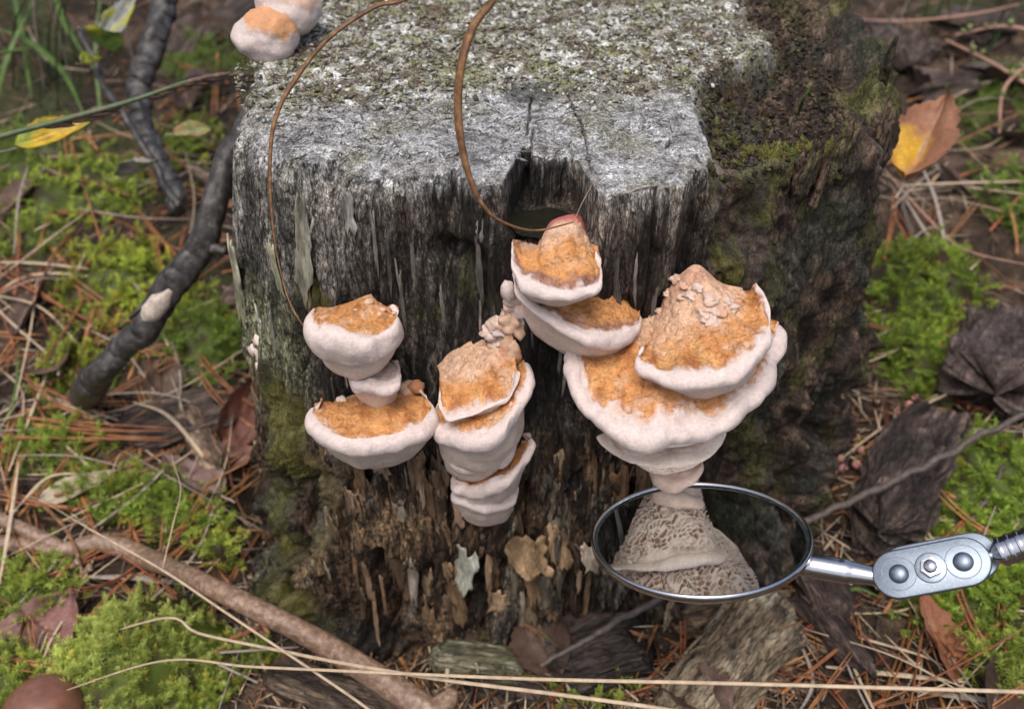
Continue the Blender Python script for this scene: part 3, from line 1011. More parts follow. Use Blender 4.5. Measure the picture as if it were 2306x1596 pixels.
# the big pair
f11 = bracket('wide orange cap with thick white scalloped rim lying over the largest bracket', [(1445, 795), (1432, 820), (1445, 844), (1490, 864), (1560, 872), (1630, 862), (1690, 828), (1728, 782), (1738, 730), (1728, 688), (1700, 655)],
              -2.0, -0.3, 0.15, [(1480, 720), (1500, 660), (1545, 605), (1580, 598), (1630, 640), (1670, 650)], [(1470, 860), (1560, 900), (1660, 860), (1700, 760)], th=0.5, mw=0.40, ytop=0.45, ybot=0.8, band=0.05, tanband=0.50, seed=13, bulge=-0.32, rose=0.25)
f12 = bracket('largest bracket fungus with broad white rim and stacked pore layers above the mirror', [(1300, 780), (1274, 815), (1278, 870), (1305, 925), (1365, 970), (1440, 1000), (1520, 1002), (1610, 972), (1690, 922), (1745, 855), (1768, 785), (1755, 740)],
              -0.4, 0.2, 0.10, [(1310, 760), (1380, 735), (1450, 700), (1550, 690), (1650, 690), (1720, 720)], [(1370, 958), (1440, 988), (1520, 997), (1600, 980), (1660, 938)], th=0.72, mw=0.62, ytop=0.5, ybot=-0.3, band=0.07, tanband=0.3, pores=0.10, porestart=0.12,
              seed=14, bulge=0.1, lump=0.13, res=0.048, under_bulge=0.10)
f13 = bracket('cream pored lower tier hanging beneath the largest bracket', [(1345, 985), (1370, 1018), (1425, 1040), (1500, 1046), (1570, 1034), (1612, 1006), (1628, 975)],
              -1.1, -1.0, 0.05, [(1380, 940), (1500, 930), (1600, 940)], [(1462, 1056), (1518, 1070), (1572, 1052)], th=0.36, mw=0.4, ytop=-0.3, ybot=-0.2, band=0.9, pores=0.10, porestart=0.02, seed=15, bulge=0.05, res=0.045, under_bulge=0.06, white=CREAM)
f14 = bracket('small cream knob at the foot of the stacked tiers touching the mirror', [(1464, 1056), (1477, 1082), (1515, 1095), (1556, 1086), (1580, 1058), (1576, 1036)],
              -0.55, -0.5, 0.05, [(1470, 1000), (1520, 1000), (1575, 1000)], [(1490, 1150), (1520, 1160), (1560, 1150)], th=0.5, mw=0.35, ytop=0.3, ybot=0.1, band=0.9, pores=0.05, porestart=0.5, seed=16, bulge=0.05, white=(0.60, 0.46, 0.38))
for k, (px, py, r) in enumerate([(1510, 625, .16), (1535, 640, .14), (1490, 655, .13), (1555, 660, .2), (1600, 665, .22), (1625, 690, .2), (1655, 690, .16), (1580, 700, .2), (1605, 712, .2), (1590, 688, .17), (1612, 698, .14), (1575, 640, .17), (1530, 668, .12), (1470, 690, .12), (1640, 672, .18)]):
    p = on_cap(f11, px, py)
    knob(f11, p - np.array([0, 0, r * .25]), r * 1.1, mix(WHITE, TAN, .35 + random.random() * 0.6), 0.6, 300 + k, rough=.55, n=(18, 24))
# left pair
f1 = bracket('thick hoof-shaped fungus with tall pinkish white face above a small pleated knob', [(700, 728), (692, 750), (712, 782), (760, 800), (810, 806), (860, 796), (898, 770), (912, 738), (896, 715)],
             -0.5, -0.5, 0.10, [(735, 705), (790, 685), (835, 655), (860, 680), (880, 705)], [(760, 830), (810, 845), (860, 830)], th=1.15, mw=0.42, ytop=0.5, ybot=0.1, band=0.03, tanband=0.05, seed=21, bulge=0.15, lump=0.14, ragged=0.06)
f2 = bracket('small pleated pinkish knob squeezed between the hoof-shaped fungus and the bracket below', [(795, 850), (800, 878), (845, 888), (895, 878), (908, 850), (895, 825)],
             -0.7, -0.6, 0.05, [(805, 825), (850, 815), (885, 815)], [(830, 900), (850, 905), (880, 900)], th=0.55, mw=0.3, ytop=0.1, ybot=0.3, band=0.95, seed=22, lump=0.2, bulge=0.1)
f3 = bracket('flat half-round orange bracket with rounded white rim beside the green algae streak', [(720, 922), (695, 945), (705, 978), (745, 1008), (800, 1022), (860, 1020), (920, 1000), (968, 970), (985, 940), (960, 905)],
             -0.9, -0.8, 0.05, [(735, 915), (790, 895), (850, 880), (905, 865), (940, 890)], [(780, 1020), (850, 1040), (910, 1010)], th=0.75, mw=0.42, ytop=0.3, ybot=0.2, band=0.02, tanband=0.05, seed=23, bulge=0.22, lump=0.10)
for k, (px, py, r, c) in enumerate([(920, 870, .32, TAN), (935, 850, .25, (0.5, .25, .13)), (765, 870, .16, WHITE), (760, 885, .13, WHITE), (772, 895, .12, CREAM)]):
    knob(f3, on_cap(f3, px, py), r, c, 0.8, 330 + k)
for k, (px, py, r) in enumerate([(830, 675, .13), (865, 690, .1), (855, 700, .08), (880, 705, .07), (800, 690, .06)]):
    knob(f1, on_cap(f1, px, py), r, TAN, 0.6, 340 + k)
# centre column
f5 = bracket('cup-shaped centre bracket with broad white rim between the two clusters', [(985, 930), (972, 962), (985, 990), (1030, 1008), (1090, 1004), (1145, 972), (1180, 920), (1202, 868), (1196, 828)],
             -1.0, -0.5, 0.06, [(1000, 880), (1060, 850), (1120, 820), (1165, 800)], [(1010, 1060), (1080, 1075), (1150, 1020)], th=0.75, mw=0.42, ytop=0.1, ybot=-0.3, band=0.06, tanband=0.05, seed=31, bulge=0.05, lump=0.1)
f4 = bracket('wrinkled tan cap with thin lumpy rim sitting inside the cup-shaped bracket', [(990, 880), (992, 925), (1010, 945), (1055, 940), (1105, 925), (1145, 905), (1160, 875), (1168, 840)],
             -1.45, -1.25, 0.35, [(990, 830), (1020, 790), (1060, 768), (1110, 755), (1150, 770)], [(1010, 930), (1080, 920), (1150, 870)], th=0.26, mw=0.2, ytop=0.4, ybot=-0.2, band=0.03, tanband=0.62, seed=32, bulge=0.32, lump=0.16)
f6 = bracket('smooth pale collar of growth under the cup-shaped centre bracket', [(1005, 1015), (1015, 1050), (1055, 1064), (1110, 1052), (1155, 1015), (1172, 970)],
             -0.9, -0.6, 0.10, [(1010, 960), (1080, 950), (1150, 930)], [(1030, 1090), (1080, 1090), (1140, 1060)], th=0.7, mw=0.45, ytop=0.0, ybot=-0.2, band=0.95, seed=33, lump=0.12)
f7 = bracket('lower centre bracket with rusty upper side and upturned white end', [(1018, 1082), (1020, 1105), (1060, 1118), (1120, 1108), (1170, 1070), (1202, 1030), (1210, 1000), (1185, 990)],
             -0.9, -0.6, 0.08, [(1040, 1070), (1090, 1050), (1150, 1010), (1180, 990)], [(1040, 1130), (1090, 1140), (1150, 1100)], th=0.6, mw=0.38, ytop=-0.1, ybot=-0.3, band=0.08, tanband=0.02, seed=34, lump=0.12, bulge=0.1)
f8 = bracket('lowest white lip of the centre column above the flaking wood', [(1018, 1112), (1020, 1135), (1065, 1150), (1115, 1150), (1160, 1130), (1172, 1100)],
             -0.85, -0.7, 0.05, [(1030, 1090), (1090, 1090), (1160, 1070)], [(1060, 1170), (1100, 1180), (1140, 1160)], th=0.5, mw=0.35, ytop=-0.1, ybot=0.2, band=0.6, seed=35, lump=0.12)
# nodules climbing from the centre column to the upper pair
ft = empty('nodule_cluster', at_y(1130, 730, 0.2), 'chain of small pale nodules climbing from the tan cap up to the slanting shelf', 'fungus', FUNGI)
for k in range(22):
    s = random.random()
    px = mix(1105, 1165, s) + random.uniform(-16, 22); py = mix(778, 665, s) + random.uniform(-10, 14)
    knob(ft, at_y(px, py, 0.05), random.uniform(.14, .30), mix(WHITE, TAN, random.random() * 0.9), 0.8, 400 + k, rough=.45, n=(16, 20))
knob(ft, at_y(1150, 800, -0.35), .50, TAN, 1.0, 450, axes=(0.6, .35, 1.2), rough=.45, n=(24, 30)); knob(ft, at_y(1180, 700, 0.0), .50, WHITE, 1.0, 451, axes=(.9, .5, .9), rough=.4, n=(24, 30)); knob(ft, at_y(1152, 725, 0.05), .42, TAN, 1.0, 452, rough=.5, n=(24, 30))
knob(ft, at_y(1145, 655, -0.3), .3, WHITE, 1.0, 453, axes=(.7, .6, 1.1))
# on the far left flank and the back edge
fe = empty('white_fungus', at_y(600, 800, 3.5), 'small blank white fungus lump on the stump flank beside the peeling bark', 'fungus', FUNGI)
for k, (px, py, r) in enumerate([(598, 758, .40), (596, 785, .48), (602, 815, .42), (606, 838, .32), (606, 735, .28)]):
    knob(fe, at_wall(px, py, 0.05), r, (0.78, .72, .70), 1.0, 460 + k, 'lobe', rough=.3)
fs = empty('sliver_fungus', at_y(595, 960, 3.5), 'sliver of orange fungus with white edge at the stump flank near the algae', 'fungus', FUNGI)
knob(fs, at_wall(600, 948, .1), .34, ORANGE, 1.0, 466, 'cap', 'fungus_cap', axes=(.8, .8, .9)); knob(fs, at_wall(592, 960, .2), .32, WHITE, 1.0, 467, 'margin', axes=(.5, .8, 1.0))
for k, (nm, lb, px, py, r, dy) in enumerate([('round_fungus', 'round pale fungus with orange crown on the rear corner of the stump', 600, 78, 1.0, 9.0), ('round_fungus', 'round pinkish white fungus above its neighbour on the rear corner of the stump', 648, 12, 1.05, 10.0)]):
    p = at_y(px, py, dy)
    e = empty(nm, p - [0, 0, r], lb, 'fungus', 'round fungi on the rear corner')
    n = (40, 56)
    a = np.linspace(0, math.pi, n[0])[:, None]; b = np.linspace(0, 2 * math.pi, n[1], endpoint=False)[None]
    dx, dy_, dz = np.sin(a) * np.cos(b), np.sin(a) * np.sin(b), np.cos(a) + 0 * b
    rr = r * (1 + .12 * fbm(dx * 1.3 + k, dy_ * 1.3, dz * 1.3, 3, 470 + k) + 0.03 * fbm(dx * 6, dy_ * 6, dz * 6, 3, 471))
    v = np.stack([p[0] + dx * rr * 1.05, p[1] + dy_ * rr, p[2] + dz * rr * .95], -1).reshape(-1, 3)
    crown = (dz + 0.35 * dx + 0.25 * fbm(dx * 3, dy_ * 3, dz * 3, 3, 472)).reshape(-1)
    cc = cmix(np.zeros((len(v), 3)) + WHITE, (0.60, 0.30, 0.14), sstep(0.30, 0.62, crown) * (0.95 if k == 0 else .5))
    Qd = grid_quads(n[0], n[1], True); top = crown[Qd[:, 0]] > 0.45
    for nm2, sel in (('cap', top), ('margin', ~top)):
        vv, qq, c3 = compact(v, Qd[sel], cc)
        build(nm2, vv, qq, None, M['fungus_white'], e, colors=c3)

# little pink balls at the foot of the stump
for k, (px, py, r) in enumerate([(1892, 1032, 13), (1899, 1055, 13), (1930, 1046, 14), (1918, 968, 10), (1926, 985, 14), (1930, 1004, 10), (1942, 1015, 14), (2006, 975, 13), (2020, 925, 10), (2048, 912, 13), (2060, 895, 10), (2050, 880, 10)]):
    p = at_surf(px, py, 0.15)
    rr = r / FPX * 36
    o = knob(None, p, rr, (0.55, 0.26, 0.24), 0.95, 480 + k, 'slime_ball', n=(14, 18), rough=.08)
    tag(o, 'tiny round pink slime mould ball at the mossy foot of the stump', 'slime mould', 'pink balls at the stump foot')

# ------------------------------------------------------------------ inspection mirror
chrome = mat_metal('chrome', (0.62, 0.62, 0.65), 0.17, 0.9, 8, 0.03, 0.06)
zinc = mat_metal('zinc_plate', (0.27, 0.32, 0.385), 0.5, 0.7, 14, 0.25, 0.08)
glass, t, bs = new_mat('mirror_glass')
bs.inputs['Metallic'].default_value = 1.0
bs.inputs['Base Color'].default_value = (0.90, 0.92, 0.92, 1)
f = noise(t, coords(t, world=False), 25, 6, 0.7)
mr = N(t, 'ShaderNodeMapRange'); mr.inputs['From Min'].default_value = 0.55; mr.inputs['From Max'].default_value = 0.9
mr.inputs['To Min'].default_value = 0.015; mr.inputs['To Max'].default_value = 0.10
t.links.new(f, mr.inputs['Value']); t.links.new(mr.outputs[0], bs.inputs['Roughness'])
dark_edge = mat_plain('mirror_bevel', (0.02, 0.03, 0.035), 0.15, 0.6)

MD = 6.4
mt_ = MD * FPX / 490.0
MC = at_t(1576, 1209, mt_)
tilt = math.radians(19.5)
nrm = Vector((-0.085, math.sin(tilt), math.cos(tilt))).normalized()
hx = Vector((1, 0, 0)); hx = (hx - nrm * hx.dot(nrm)).normalized()
hy = nrm.cross(hx)
MR = np.array([hx, hy, nrm]).T           # mirror axes -> world


def lathe(prof, seg=64):
    """prof [(r, z)] about local z"""
    a = np.linspace(0, 2 * math.pi, seg, endpoint=False)
    p = np.array(prof)
    v = np.stack([p[:, 0][:, None] * np.cos(a), p[:, 0][:, None] * np.sin(a), p[:, 1][:, None] + 0 * a], -1).reshape(-1, 3)
    return v, grid_quads(len(p), seg, True)


mir = empty('inspection_mirror', MC - np.array([0, 0, 0.3]), 'round inspection mirror with chrome rim and jointed handle held under the largest fungus', 'mirror')


def mpart(name, v, q, tr, mat, parent=None, R=None, c=None):
    R = MR if R is None else R
    c = MC if c is None else c
    return build(name, np.asarray(v) @ np.asarray(R).T + c, q, tr, mat, parent or mir)


R_ = MD / 2
v, q = lathe([(0.001, 0.02), (R_ - .20, 0.02)], 96); gl = mpart('mirror_glass', v, q, None, glass)
v, q = lathe([(R_ - .20, 0.022), (R_ - .12, 0.05), (R_ - .085, 0.05)], 96); mpart('bevelled_edge', v, q, None, dark_edge)
v, q = lathe([(R_ - .11, 0.0), (R_ - .10, 0.10), (R_ - .06, 0.135), (R_ - .01, 0.12), (R_, 0.04), (R_ - .02, -.10), (R_ - .12, -.18), (R_ - .5, -.22), (0.001, -.22)], 96); mpart('rim', v, q, None, chrome)
# handle: chrome ferrule from behind the rim to the joint plates
h0 = at_t(1740, 1262, mt_ - 0.15); h1 = at_t(1800, 1268, mt_ - 0.2); h2 = at_t(1985, 1300, mt_ - 0.9)
path = np.array([mix(h0, h1, s) for s in np.linspace(0, 1, 4)] + [mix(h1, h2, s) for s in np.linspace(0.04, 1, 24)])
rr = np.r_[np.full(4, .33), np.interp(np.linspace(0.04, 1, 24), [0, .12, .5, .53, .58, .60, 1], [.33, .36, .36, .37, .37, .33, .24])]
v, q, tr = tube(path, rr, 28); build('ferrule', v, q, tr, chrome, mir)
# two zinc plates clamping the ball joints
j0 = at_t(2018, 1298, mt_ - 1.0); j1 = at_t(2178, 1268, mt_ - 1.6); jm = (j0 + j1) / 2
ux = j1 - j0; Lj = np.linalg.norm(ux); ux /= Lj
view = CAM - jm; view /= np.linalg.norm(view)
un = view + np.array([0, 0, 0.42]) ; un = un - ux * (un @ ux); un /= np.linalg.norm(un)
uy = np.cross(un, ux)
JR = np.array([ux, uy, un]).T


def stadium(r, half, th, bev=.05, seg=24):
    out = []
    for (k, z) in ((0, -th / 2), (0, th / 2 - bev), (bev * .4, th / 2 - bev * .3), (bev, th / 2)):
        a = np.linspace(-math.pi / 2, math.pi / 2, seg)
        xs = np.r_[half + (r - k) * np.cos(a), -half - (r - k) * np.cos(a)]
        ys = np.r_[(r - k) * np.sin(a), -(r - k) * np.sin(a)]
        out.append(np.stack([xs, ys, np.full(len(xs), z)], -1))
    n = len(out[0])
    v = np.vstack(out); q = grid_quads(4, n, True)
    c0 = len(v); v = np.vstack([v, [[0, 0, -th / 2]], [[0, 0, th / 2]]])
    k = np.arange(n); k2 = (k + 1) % n
    tr = np.vstack([np.stack([k2, k, np.full(n, c0)], -1), np.stack([3 * n + k, 3 * n + k2, np.full(n, c0 + 1)], -1)])
    return v, q, tr


def dome(r, h, z, seg=28):
    p = [(r * math.cos(a), z + h * math.sin(a)) for a in np.linspace(0, math.pi / 2 - 0.02, 9)]
    return lathe(p, seg)


pr = 0.68
for side_, zoff in (('front', 0.30), ('rear', -0.36)):
    v, q, tr = stadium(pr, Lj / 2 - 0.06, 0.15)
    v = v + np.array([0 if zoff > 0 else 0.28, 0 if zoff > 0 else .22, zoff])
    pl = mpart('hinge_plate', v, q, tr, zinc, None, JR, jm)
    if zoff > 0:
        for s in (-1, 1):
            cxl = s * (Lj / 2 - 0.10)
            v, q = lathe([(.475, zoff + .074), (.465, zoff + .083), (.455, zoff + .083), (.445, zoff + .074)], 36); v = v + [cxl, 0, 0]; mpart('raised_ring', v, q, None, zinc, pl, JR, jm)
            v, q = dome(.27, .17, zoff + .074); v = v + [cxl, 0, 0]; mpart('dome', v, q, None, zinc, pl, JR, jm)
for s in (-1, 1):
    v, q = lathe([(.3 * math.sin(a), .3 * math.cos(a)) for a in np.linspace(0.02, math.pi - .02, 16)], 24); v = v + [s * (Lj / 2 - .1), 0, -.03]
    mpart('ball_joint', v, q, None, chrome, None, JR, jm)
hexa = [(0.30 * math.cos(k * math.pi / 3 + .2), 0.30 * math.sin(k * math.pi / 3 + .2)) for k in range(6)]
vv = []
for sc_, z in ((1, .37), (1, .55), (.93, .60), (.62, .61), (.60, .52)):
    vv += [(x * sc_, y * sc_, z) for x, y in hexa]
mpart('hex_nut', np.array(vv), grid_quads(5, 6, True), None, chrome, None, JR, jm).data.polygons.foreach_set('use_smooth', np.zeros(24, dtype=bool))
v, q = lathe([(.18, .4), (.18, .62), (.165, .64), (.18, .66), (.165, .68), (.18, .70), (.15, .74), (.001, .75)], 24); mpart('bolt', v, q, None, chrome, None, JR, jm)
v, q = lathe([(.42, .375), (.42, .41), (.40, .42), (.25, .42)], 36); mpart('washer', v, q, None, zinc, None, JR, jm)
# telescopic rod leaving the picture
r0 = at_t(2190, 1265, mt_ - 1.7); r1 = at_t(2330, 1215, mt_ - 2.4); r2 = at_t(2600, 1130, mt_ - 3.5)
path = np.array([mix(r0, r1, s) for s in np.linspace(0, 1, 160)])
k = np.linspace(0, 1, 160)
rr = np.where(k < .34, .17 + .012 * np.sign(np.sin(k * 190)), np.where(k < .45, mix(.22, .40, np.clip((k - .34) / .11, 0, 1)), .40 + .02 * (np.sin(k * 42) > .4)))
v, q, tr = tube(path, rr, 24); build('swivel_collar', v, q, tr, chrome, mir)
path = np.array([mix(r1, r2, s) for s in np.linspace(0, 1, 6)]); v, q, tr = tube(path, .34, 24); build('telescopic_rod', v, q, tr, chrome, mir)

# ------------------------------------------------------------------ flakes of decayed wood on the stump
def flake_mesh(seed, L, Wd, curl=0.25, th=0.07, nx=11, ny=15):
    """ragged splinter plate: long axis z (down), x across, y outward (-)"""
    r = np.random.default_rng(seed)
    s = np.linspace(0, 1, ny)[:, None]; u = np.linspace(-1, 1, nx)[None]
    sh = r.uniform(-.5, .5); tp_ = r.uniform(.0, .55)
    wprof = (1 - tp_ * np.abs(s - r.uniform(0, .6)) * 1.2) * (1 + 0.30 * fbm(s * 5 + seed, u * 0 + np.sign(u) * 3, None, 3, seed))
    t0 = .22 * fbm(u * 3.1 + seed, 0 * s + 1.0, None, 3, seed + 1); t1 = .26 * fbm(u * 3.4 + seed, 0 * s + 5.0, None, 3, seed + 4) + sh * .12 * u
    ends = L * (t0 * (1 - s) ** 2 + s + t1 * s ** 2)
    x = u * Wd * 0.5 * wprof + .15 * Wd * sh * s
    z = -ends
    y = -curl * L * s ** 2.2 * r.uniform(0.3, .8) - 0.20 * Wd * (1 - u ** 2) * r.uniform(-.5, 1) + 0.10 * Wd * fbm(u * 3.5 + seed, s * 1.2, None, 4, seed + 2)
    V1 = np.stack([x, y, z], -1)
    tt = th * (1 - 0.75 * np.abs(u) ** 3) * (1 - 0.6 * s ** 4)
    V2 = V1 + np.stack([0 * x, tt + 0 * x, 0 * x], -1)
    v = np.vstack([V1.reshape(-1, 3), V2.reshape(-1, 3)])
    q1 = grid_quads(ny, nx); q2 = q1[:, ::-1] + nx * ny
    per = list(range(nx)) + [i * nx + nx - 1 for i in range(1, ny)] + list(range((ny - 1) * nx + nx - 2, (ny - 1) * nx - 1, -1)) + [i * nx for i in range(ny - 2, 0, -1)]
    per = np.array(per); p2 = np.roll(per, -1)
    qs = np.stack([p2, per, per + nx * ny, p2 + nx * ny], -1)
    return v, np.vstack([q1, q2, qs])


TANS = [(0.23, 0.15, 0.085), (0.17, 0.107, 0.06), (0.12, 0.074, 0.043), (0.26, 0.19, 0.12), (0.09, 0.058, 0.036), (0.19, 0.16, 0.115)]


def put_flake(px, py, L, Wd, c, ang=0.0, curl=0.25, seed=0, out=0.05, name='wood_flake', lean=0.0, label=None, c2=None):
    p = at_wall(px, py, 0.0)
    if p[1] < -4: return None
    th = math.atan2(p[1] - CY, p[0] - CX)
    d = float(side_disp(np.array([th]), np.array([(th if th < math.radians(18) else th - 2 * math.pi) * 9.3]), np.array([p[2]]))[0])
    rad = np.array([math.cos(th), math.sin(th), 0])
    p = np.array([CX, CY, 0]) + rad * (float(stump_r(th, p[2])) + max(d, -0.25) + out) + np.array([0, 0, p[2]])
    v, q = flake_mesh(seed, L, Wd, curl)
    ca, sa = math.cos(ang), math.sin(ang)
    v = v @ np.array([[ca, 0, -sa], [0, 1, 0], [sa, 0, ca]]).T
    tang = np.array([-rad[1], rad[0], 0])
    W = v[:, 0:1] * tang + v[:, 1:2] * (-rad) + v[:, 2:3] * np.array([0, 0, 1.0]) + p
    cc = np.zeros((len(W), 3)) + np.array(c)
    n = fbm(W[:, 0] * 2.2, W[:, 1] * 2.2, W[:, 2] * 0.8, 3, seed)
    cc = cmix(cc, np.array(c) * 0.45, sstep(0.1, 0.7, n))
    cc = cmix(cc, c2 if c2 is not None else np.array(c) * 1.5 + 0.03, sstep(0.15, 0.7, -n))
    o = build(name, W, q, None, M['flake'], stump, colors=cc)
    if label: o['label'] = label
    return o


fr_ = np.random.default_rng(99)
for k in range(64):
    px = fr_.uniform(720, 1480); py = fr_.uniform(1050, 1400) if k < 80 else fr_.uniform(1280, 1440)
    if 975 < px < 1215 and py < 1120: continue
    big_ = fr_.random() < 0.38
    put_flake(px, py - 30, fr_.uniform(1.8, 3.4) if big_ else fr_.uniform(1.2, 3.2), fr_.uniform(.5, .9) if big_ else fr_.uniform(.12, .34), TANS[int(fr_.integers(6))], fr_.normal(0, .06), fr_.uniform(-.02, .07), 1000 + k, fr_.uniform(-.14, .05))
for k in range(26):
    px = fr_.uniform(1480, 1850); py = fr_.uniform(1120, 1330)
    put_flake(px, py, fr_.uniform(.7, 1.8), fr_.uniform(.2, .6), TANS[int(fr_.integers(6))], fr_.normal(0, .2), fr_.uniform(.05, .3), 1200 + k, fr_.uniform(-.05, .1))
for k in range(24):
    px = fr_.uniform(710, 1000) if k < 24 else fr_.uniform(1210, 1420); py = fr_.uniform(1030, 1190)
    put_flake(px, py, fr_.uniform(.9, 2.2), fr_.uniform(.2, .8), TANS[int(fr_.integers(6))], fr_.normal(0, .06), fr_.uniform(-.02, .06), 1700 + k, fr_.uniform(-.08, .06))
# narrow splinters on the grey wall
for k in range(60):
    px = fr_.uniform(600, 1640); py = fr_.uniform(450, 950)
    g = fr_.uniform(.03, .20)
    put_flake(px, py, fr_.uniform(.6, 2.2), fr_.uniform(.08, .22), (g, g * .93, g * .85), fr_.normal(0, .05), fr_.uniform(-.02, .05), 1300 + k, fr_.uniform(-.04, .04), 'splinter')
put_flake(1055, 1120 + 120, 1.9, .8, (0.33, .33, .27), -.12, .15, 1401, .35, label='pale grey-green loose flake', c2=(0.5, .52, .46))
put_flake(1255, 1190, 2.0, .8, (0.30, .20, .11), .1, .12, 1402, .2); put_flake(1170, 1210, 1.7, 1.5, (0.27, .18, .10), .35, .35, 1403, .3); put_flake(1130, 1340, 1.0, .9, (0.33, .23, .14), -.2, .4, 1404, .3)
put_flake(1310, 1200, 1.2, .7, (0.36, .30, .23), .3, .5, 1405, .35); put_flake(930, 1260, 2.6, .5, (0.20, .17, .14), 0, .05, 1406, .1); put_flake(1030, 1090, 2.3, .55, (0.25, .16, .10), 0, .06, 1407, .25)
put_flake(1250, 1040, 1.6, .9, (0.22, .16, .10), .1, .1, 1408, .1); put_flake(1400, 1060, 2.0, .7, (0.22, .13, .07), .05, .08, 1409, .1)
# the bark slab and lichen-crusted strips on the left flank
put_flake(690, 474, 3.6, 1.15, (0.30, .29, .22), -.24, .02, 1410, .38, 'bark_slab', label='pale mossy slab of peeling wood', c2=(0.46, .45, .40))
put_flake(625, 560, 3.6, 0.7, (0.26, .26, .17), .0, .03, 1411, .12, 'bark_slab', c2=(0.42, .42, .33)); put_flake(575, 530, 3.0, .7, (0.30, .29, .19), .03, .05, 1412, .1, 'bark_slab', c2=(0.45, .44, .36))
put_flake(665, 560, 2.4, .4, (0.20, .13, .06), .0, .03, 1413, .0, 'bark_slab'); put_flake(600, 860, 2.2, .6, (0.17, .11, .07), .0, .1, 1414, .05); put_flake(770, 440, 1.2, .5, (0.3, .29, .27), .1, .1, 1415, .1, 'splinter')
put_flake(600, 700, 2.6, .5, (0.34, .33, .25), .02, .02, 1416, .1, 'bark_slab', c2=(0.5, .5, .42))
# splinter tips standing round the crumbling rim
for k in range(15):
    a = math.radians(fr_.uniform(-42, 5)); r = float(np.interp(a, _g, _rt)) - fr_.uniform(0.0, .5)
    x, y = CX + math.cos(a) * r, CY + math.sin(a) * r
    z = float(top_h(np.array([x]), np.array([y]))[0])
    h = fr_.uniform(.2, .9); wd = fr_.uniform(.5, 1.1)
    v, q = flake_mesh(1500 + k, h + .6, wd, 0.05, .22)
    v = v * [1, 1, -1]; q = q[:, ::-1]
    rad = np.array([math.cos(a), math.sin(a), 0]); tang = np.array([-rad[1], rad[0], 0])
    lean = fr_.normal(0, .15)
    W = v[:, 0:1] * tang + v[:, 1:2] * (-rad) + v[:, 2:3] * np.array([lean, lean, 1.0]) + np.array([x, y, z - .55])
    base_c = np.array([(0.10, .068, .042), (0.085, .07, .035), (0.14, .095, .065)][k % 3])
    n = fbm(W[:, 0] * 2.2, W[:, 1] * 2.2, W[:, 2] * 1.5, 3, k)
    build('splinter', W, q, None, M['wood_rot'], stump, colors=cmix(np.zeros((len(W), 3)) + base_c, base_c * .4, sstep(0, .6, n)), attrs={'wet': np.full(len(W), .1)})

# ------------------------------------------------------------------ branches and twigs
bark_brown = mat_plain('bark_brown', (0.20, 0.125, 0.085), 0.38, 0.5, .5, 1.7, 5, ((9, .5, .05), (30, .6, .02)), True, c2=(0.36, .26, .19))
bark_dark = mat_plain('bark_dark', (0.036, 0.033, 0.032), 0.42, 0.5, .4, 1.7, 3, ((5, .5, .06), (18, .7, .03)), True, c2=(0.11, .10, .094))  # lighter mottling painted into the bark colour for a wet sheen
wood_pale = mat_plain('bare_wood', (0.42, 0.36, 0.31), 0.6, 0.35, .6, 1.3, 6, ((14, .4, .03),), True)
twig_grey = mat_plain('twig_grey', (0.075, 0.06, 0.052), 0.6, 0.4, .5, 1.6, 5, ((14, .6, .03),), True)


def limb(name, pts, rads, mat, parent=None, n=90, seg=22, rough=.14, seed=0, rf=1.2, jit=0.0):
    path = spline(pts, n)
    if jit:
        s = np.arange(n) * 0.25
        path = path + jit * np.stack([fbm(s, s * 0 + i * 7.0, None, 2, seed + i) for i in range(3)], -1)
    r = np.interp(np.linspace(0, 1, n), np.linspace(0, 1, len(rads)), rads)
    v, q, tr = tube(path, r, seg, rough=rough, rf=rf, seed=seed)
    return build(name, v, q, tr, mat, parent)


def gp(*pp):
    """(px, py, height over ground) -> points"""
    return [at_ground(a, b, h) for a, b, h in pp]


br = empty('fallen_branch', at_ground(450, 1330), 'smooth brown forked branch lying across the foot of the stump', 'branch')
bp = gp((-60, 1222, .5), (60, 1228, .5), (140, 1240, .6), (230, 1222, .8), (330, 1256, .9)) + [at_t(430, 1300, 36.2), at_t(560, 1362, 34.6), at_t(700, 1432, 34.4), at_t(790, 1485, 34.6), at_t(880, 1545, 34.6), at_t(960, 1600, 34.4), at_t(1040, 1660, 34)]
limb('main_stem', bp, [.34, .35, .38, .44, .38, .34, .35, .36, .38, .43, .50, .52], bark_brown, br, 150, 26, .10, 3)
limb('side_shoot', gp((-60, 1130, 1.0), (0, 1168, .9), (70, 1200, .8), (140, 1234, .7)) , [.26, .27, .3, .3], bark_brown, br, 50, 20, .1, 4)
limb('side_shoot', [at_t(985, 1600, 34.4), at_t(1012, 1570, 34.2), at_t(1020, 1552, 34.1)], [.42, .34, .2], bark_brown, br, 24, 18, .2, 5)
for k, (px, py) in enumerate([(178, 1262), (205, 1275), (640, 1385)]):
    limb('knot', [at_t(px, py, 36.2 if px < 400 else 34.2), at_t(px - 18, py + 16, 36.4 if px < 400 else 34.4)], [.16, .05], bark_brown, br, 8, 10, .2, 6 + k)

